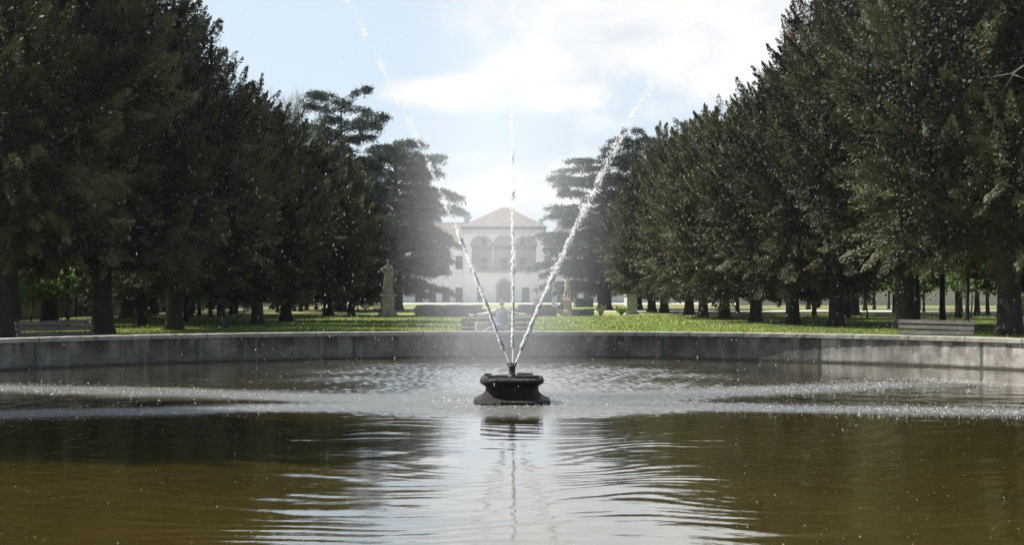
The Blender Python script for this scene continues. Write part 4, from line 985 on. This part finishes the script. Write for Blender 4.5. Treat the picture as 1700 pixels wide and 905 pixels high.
def hand_chain(b, wrist, d, up, s=1.0, curl=.5, m=None):
    """palm, four unequal curled fingers and a side thumb"""
    d = Vector(d).normalized(); up = Vector(up).normalized(); sd_ = d.cross(up).normalized(); wv = Vector(wrist)
    me = skin('palm', [tuple(wv) + (.028 * s, .022 * s), tuple(wv + d * .045 * s) + (.040 * s, .016 * s), tuple(wv + d * .085 * s) + (.042 * s, .014 * s)], [(0, 1), (1, 2)], MT['skin'], 1); b.add(me)
    for k, (o_, l) in enumerate(((-.030, .068), (-.010, .078), (.010, .074), (.029, .058))):
        p0 = wv + d * .075 * s + sd_ * o_ * s; p1 = p0 + (d * math.cos(curl * .5) - up * math.sin(curl * .5)) * l * .45 * s
        p2 = p1 + (d * math.cos(curl * 1.3) - up * math.sin(curl * 1.3)) * l * .33 * s; p3 = p2 + (d * math.cos(curl * 2) - up * math.sin(curl * 2)) * l * .25 * s
        b.add(skin('finger', [tuple(p0) + (.0095 * s,), tuple(p1) + (.009 * s,), tuple(p2) + (.0082 * s,), tuple(p3) + (.007 * s,)], [(0, 1), (1, 2), (2, 3)], MT['skin'], 1))
    q0 = wv + d * .02 * s - sd_ * .025 * s; q1 = q0 + (d * .6 - sd_ * .75).normalized() * .035 * s; q2 = q1 + (d * .85 - sd_ * .35 - up * .2).normalized() * .032 * s
    b.add(skin('thumb', [tuple(q0) + (.013 * s,), tuple(q1) + (.011 * s,), tuple(q2) + (.009 * s,)], [(0, 1), (1, 2)], MT['skin'], 1))

# man on the middle bench, arms spread along its back, legs crossed to the left
man = empty('person', (px(833, 37.2), 37.18, GZ), 0, 'man in denim waistcoat on the bench with arms spread along its back', 'person')
J = [(0, 0, .60, .16, .12), (0, .06, .80, .14, .10), (0, .12, 1.02, .17, .11), (0, .13, 1.17, .062), (0, .10, 1.26, .055),
     (-.19, .14, 1.10, .065), (-.45, .26, 1.01, .042), (-.74, .23, .985, .030), (.19, .14, 1.10, .060), (.45, .26, 1.00, .042), (.74, .23, .98, .030),
     (-.10, -.02, .57, .095), (-.20, -.44, .60, .070), (-.24, -.50, .12, .045), (.10, -.02, .57, .095), (-.06, -.45, .70, .068), (-.46, -.62, .56, .045), (-.56, -.68, .55, .04)]
E = [(0, 1), (1, 2), (2, 3), (3, 4), (2, 5), (5, 6), (6, 7), (2, 8), (8, 9), (9, 10), (0, 11), (11, 12), (12, 13), (0, 14), (14, 15), (15, 16), (16, 17)]
b = B(); b.add(skin('body', J, E, MT['skin'])); hb_, hair_ = head((0, .06, 1.35), 1.05, .15, .05)
tmp = hb_.mesh('h', MT['skin']); b.add(tmp); hand_chain(b, (-.75, .23, .985), (-1, -.1, -.15), (0, 0, 1)); hand_chain(b, (.75, .23, .98), (1, -.1, -.15), (0, 0, 1))
b.build('body', MT['skin'], man, smooth=True); hair_.build('hair', MT['hair'], man, smooth=True)
link('shirt', skin('shirt', [J[2][:3] + (.185, .125)] + [J[3][:3] + (.075,)] + [j[:3] + (j[3] + .012,) for j in (J[5], J[6])] + [(-.70, .235, .99, .038)] + [j[:3] + (j[3] + .012,) for j in (J[8], J[9])] + [(.70, .235, .985, .038)], [(0, 1), (0, 2), (2, 3), (3, 4), (0, 5), (5, 6), (6, 7)], MT['shirt']), man)
link('waistcoat', skin('waistcoat', [(0, 0, .60, .19, .15), (0, .055, .80, .175, .13), (0, .115, 1.00, .205, .14), (0, .13, 1.10, .17, .11)], [(0, 1), (1, 2), (2, 3)], MT['denim']), man)
link('trousers', skin('trousers', [(0, 0, .60, .185, .14), J[11][:3] + (.115,), J[12][:3] + (.092,), (-.235, -.495, .20, .07), J[14][:3] + (.115,), J[15][:3] + (.09,), (-.42, -.60, .57, .065)], [(0, 1), (1, 2), (2, 3), (0, 4), (4, 5), (5, 6)], MT['jeans']), man)
for (c_, r_) in (((-.25, -.58, .045), 0), ((-.60, -.72, .55), 1)):
    q = B(); q.ball(c_, .055, 1.0 if not r_ else 1.9, 2.3 if not r_ else 1.0, .8); q.build('shoe', MT['shoe'], man, smooth=True)
bag = empty('shoulder_bag', (px(801, 37.1), 37.0, GZ + .49), .2, 'beige shoulder bag standing on the bench beside the man', 'bag')
B().box(-.19, .19, -.07, .07, 0, .30, .03).build('body', MT['bag'], bag, smooth=True, jitter=.01)
q = B(); tube(q, [(-.15, 0, .28), (-.12, -.02, .42), (0, -.03, .47), (.12, -.02, .42), (.15, 0, .28)], [.012] * 5, 6); q.build('strap', MT['bag'], bag)

# seated reader by the right statue
SX, SY = px(933.5, 94.6), 94.75
rd = empty('person', (SX, SY, GZ), 0, 'person in black top sitting against the pedestal of the right statue, holding a paper', 'person')
J = [(0, 0, .33, .15, .12), (-.02, 0, .52, .13, .10), (-.03, 0, .74, .16, .10), (-.05, 0, .88, .058), (-.08, -.02, .95, .05),
     (-.06, -.17, .82, .06), (-.20, -.24, .60, .045), (-.40, -.15, .62, .032), (-.06, .17, .82, .06), (-.22, .20, .60, .045), (-.42, .08, .62, .032),
     (-.06, -.09, .31, .09), (-.44, -.15, .42, .065), (-.62, -.2, .08, .045), (-.06, .09, .31, .09), (-.46, .02, .36, .065), (-.80, -.05, .08, .045)]
E = [(0, 1), (1, 2), (2, 3), (3, 4), (2, 5), (5, 6), (6, 7), (2, 8), (8, 9), (9, 10), (0, 11), (11, 12), (12, 13), (0, 14), (14, 15), (15, 16)]
b = B(); b.add(skin('body', J, E, MT['skin'])); hb_, hair_ = head((-.10, -.02, 1.03), 1.0, -1.3, .35); b.add(hb_.mesh('h', MT['skin']))
hand_chain(b, (-.41, -.15, .62), (-1, .2, 0), (0, 0, 1)); hand_chain(b, (-.43, .08, .62), (-1, -.1, 0), (0, 0, 1))
b.build('body', MT['skin'], rd, smooth=True); hair_.build('hair', MT['hair'], rd, smooth=True)
link('top', skin('top', [(0, 0, .34, .175, .14), (-.02, 0, .52, .165, .125), (-.03, 0, .74, .19, .125), (-.05, 0, .85, .08), J[5][:3] + (.08,), J[6][:3] + (.062,), (-.36, -.17, .615, .045), J[8][:3] + (.08,), J[9][:3] + (.062,), (-.38, .10, .615, .045)], [(0, 1), (1, 2), (2, 3), (2, 4), (4, 5), (5, 6), (2, 7), (7, 8), (8, 9)], MT['blackcloth']), rd)
link('trousers', skin('trousers', [(0, 0, .33, .17, .14), J[11][:3] + (.11,), J[12][:3] + (.085,), (-.60, -.2, .14, .06), J[14][:3] + (.11,), J[15][:3] + (.085,), (-.76, -.05, .13, .06)], [(0, 1), (1, 2), (2, 3), (0, 4), (4, 5), (5, 6)], MT['khaki']), rd)
for c_ in ((-.68, -.22, .045), (-.86, -.05, .045)): q = B(); q.ball(c_, .05, 2.2, 1, .9); q.build('shoe', MT['shoe'], rd, smooth=True)
q = B(); q.box(-.22, .22, -.004, .004, -.15, .15, 0, Matrix.Translation((SX - .52, SY - .12, GZ + .72)) @ Matrix.Rotation(.3, 4, 'Y'))
tag(q.build('paper_sheet', MT['paper']), 'white sheet of paper held by the person sitting at the statue', 'paper')

# ------------------------------------------------------------------ grass, flowers, floating petals
g = np.random.default_rng(3)
def scatter(n, d0, d1, pw=1.0, margin=1.06):
    D_ = d0 * (d1 / d0) ** (g.random(n) ** pw); X = (g.random(n) * 2 - 1) * D_ * .3864 * margin
    ok = (X / (RX + .42)) ** 2 + ((D_ - CY) / (RF + .42)) ** 2 > 1
    return X[ok], D_[ok]
X, D_ = scatter(190000, 27, 95, 1.25); n = len(X)
hh = g.uniform(.03, .085, n) * (1 + .8 * (np.sin(X * .9) * np.sin(D_ * .6) > .55)); a = g.random(n) * 6.28; wd = .006 + D_ * .00022
P = np.stack([X, D_, np.full(n, GZ)], 1); S = np.stack([np.cos(a), np.sin(a), 0 * a], 1); lean = np.stack([g.normal(0, .3, n), g.normal(0, .3, n), np.ones(n)], 1)
V = np.stack([P - S * wd[:, None], P + S * wd[:, None], P + lean * hh[:, None]], 1).reshape(-1, 3)
tag(link('grass', poly_mesh('grass', V, 3, MT['grass'], g.random(n))), 'short lawn grass between the pool and the trees', None, None, 'stuff')
def flowers(name, n, m, rad, label, seed, d1=75):
    global g
    g = np.random.default_rng(seed)
    X, D_ = scatter(n, 32, d1, 1.1)
    ok = (np.sin(X * .55 + seed) + np.sin(D_ * .35 + X * .2 + seed) + g.normal(0, .8, len(X))) > .1; X, D_ = X[ok], D_[ok]; n = len(X)
    P = np.stack([X, D_, GZ + g.uniform(.05, .11, n)], 1); V, Fc = drops_arrays(P, np.tile([[0, 0, 1.]], (n, 1)), np.full(n, rad) * g.uniform(.7, 1.3, n), np.full(n, rad * .6))
    tag(link(name, tri_mesh(name, V, Fc, m)), label, None, None, 'stuff')
flowers('dandelions', 2600, MT['dandelion'], .022, 'yellow dandelions scattered over the lawn', 4)
flowers('daisies', 3000, MT['daisy'], .014, 'white daisies scattered over the lawn', 8)
g = np.random.default_rng(12); n = 4200
D_ = 8.2 * (2.6 ** (g.random(n) ** .8)); X = (g.random(n) * 2 - 1) * D_ * .40; ok = (np.abs(X) > .14 * D_) | (g.random(n) < .25); X, D_ = X[ok], D_[ok]; n = len(X)
P = np.stack([X, D_, np.full(n, .002)], 1); r_ = g.gamma(1.3, .0011, n) + .0008; r_[:8] *= 2.6
V, Fc = drops_arrays(P, np.tile([[0, 0, 1.]], (n, 1)), r_, r_ * .35)
tag(link('floating_specks', tri_mesh('floating_specks', V, Fc, MT['petal'])), 'pale petals and bits floating on the brown water', None, None, 'stuff')

# ------------------------------------------------------------------ air between here and the villa
m, t, p, o = mat('haze_air'); t.nodes.remove(p)
pv = N(t, 'ShaderNodeVolumePrincipled'); pv.inputs['Color'].default_value = (.88, .93, 1, 1); pv.inputs['Density'].default_value = .00012; pv.inputs['Anisotropy'].default_value = .2
L(t, pv.outputs[0], o.inputs['Volume'])
tag(B().box(-1600, 1600, -1600, 1620, -1.5, 26).build('haze', m), 'thin pale haze in the air over the park', None, None, 'stuff')
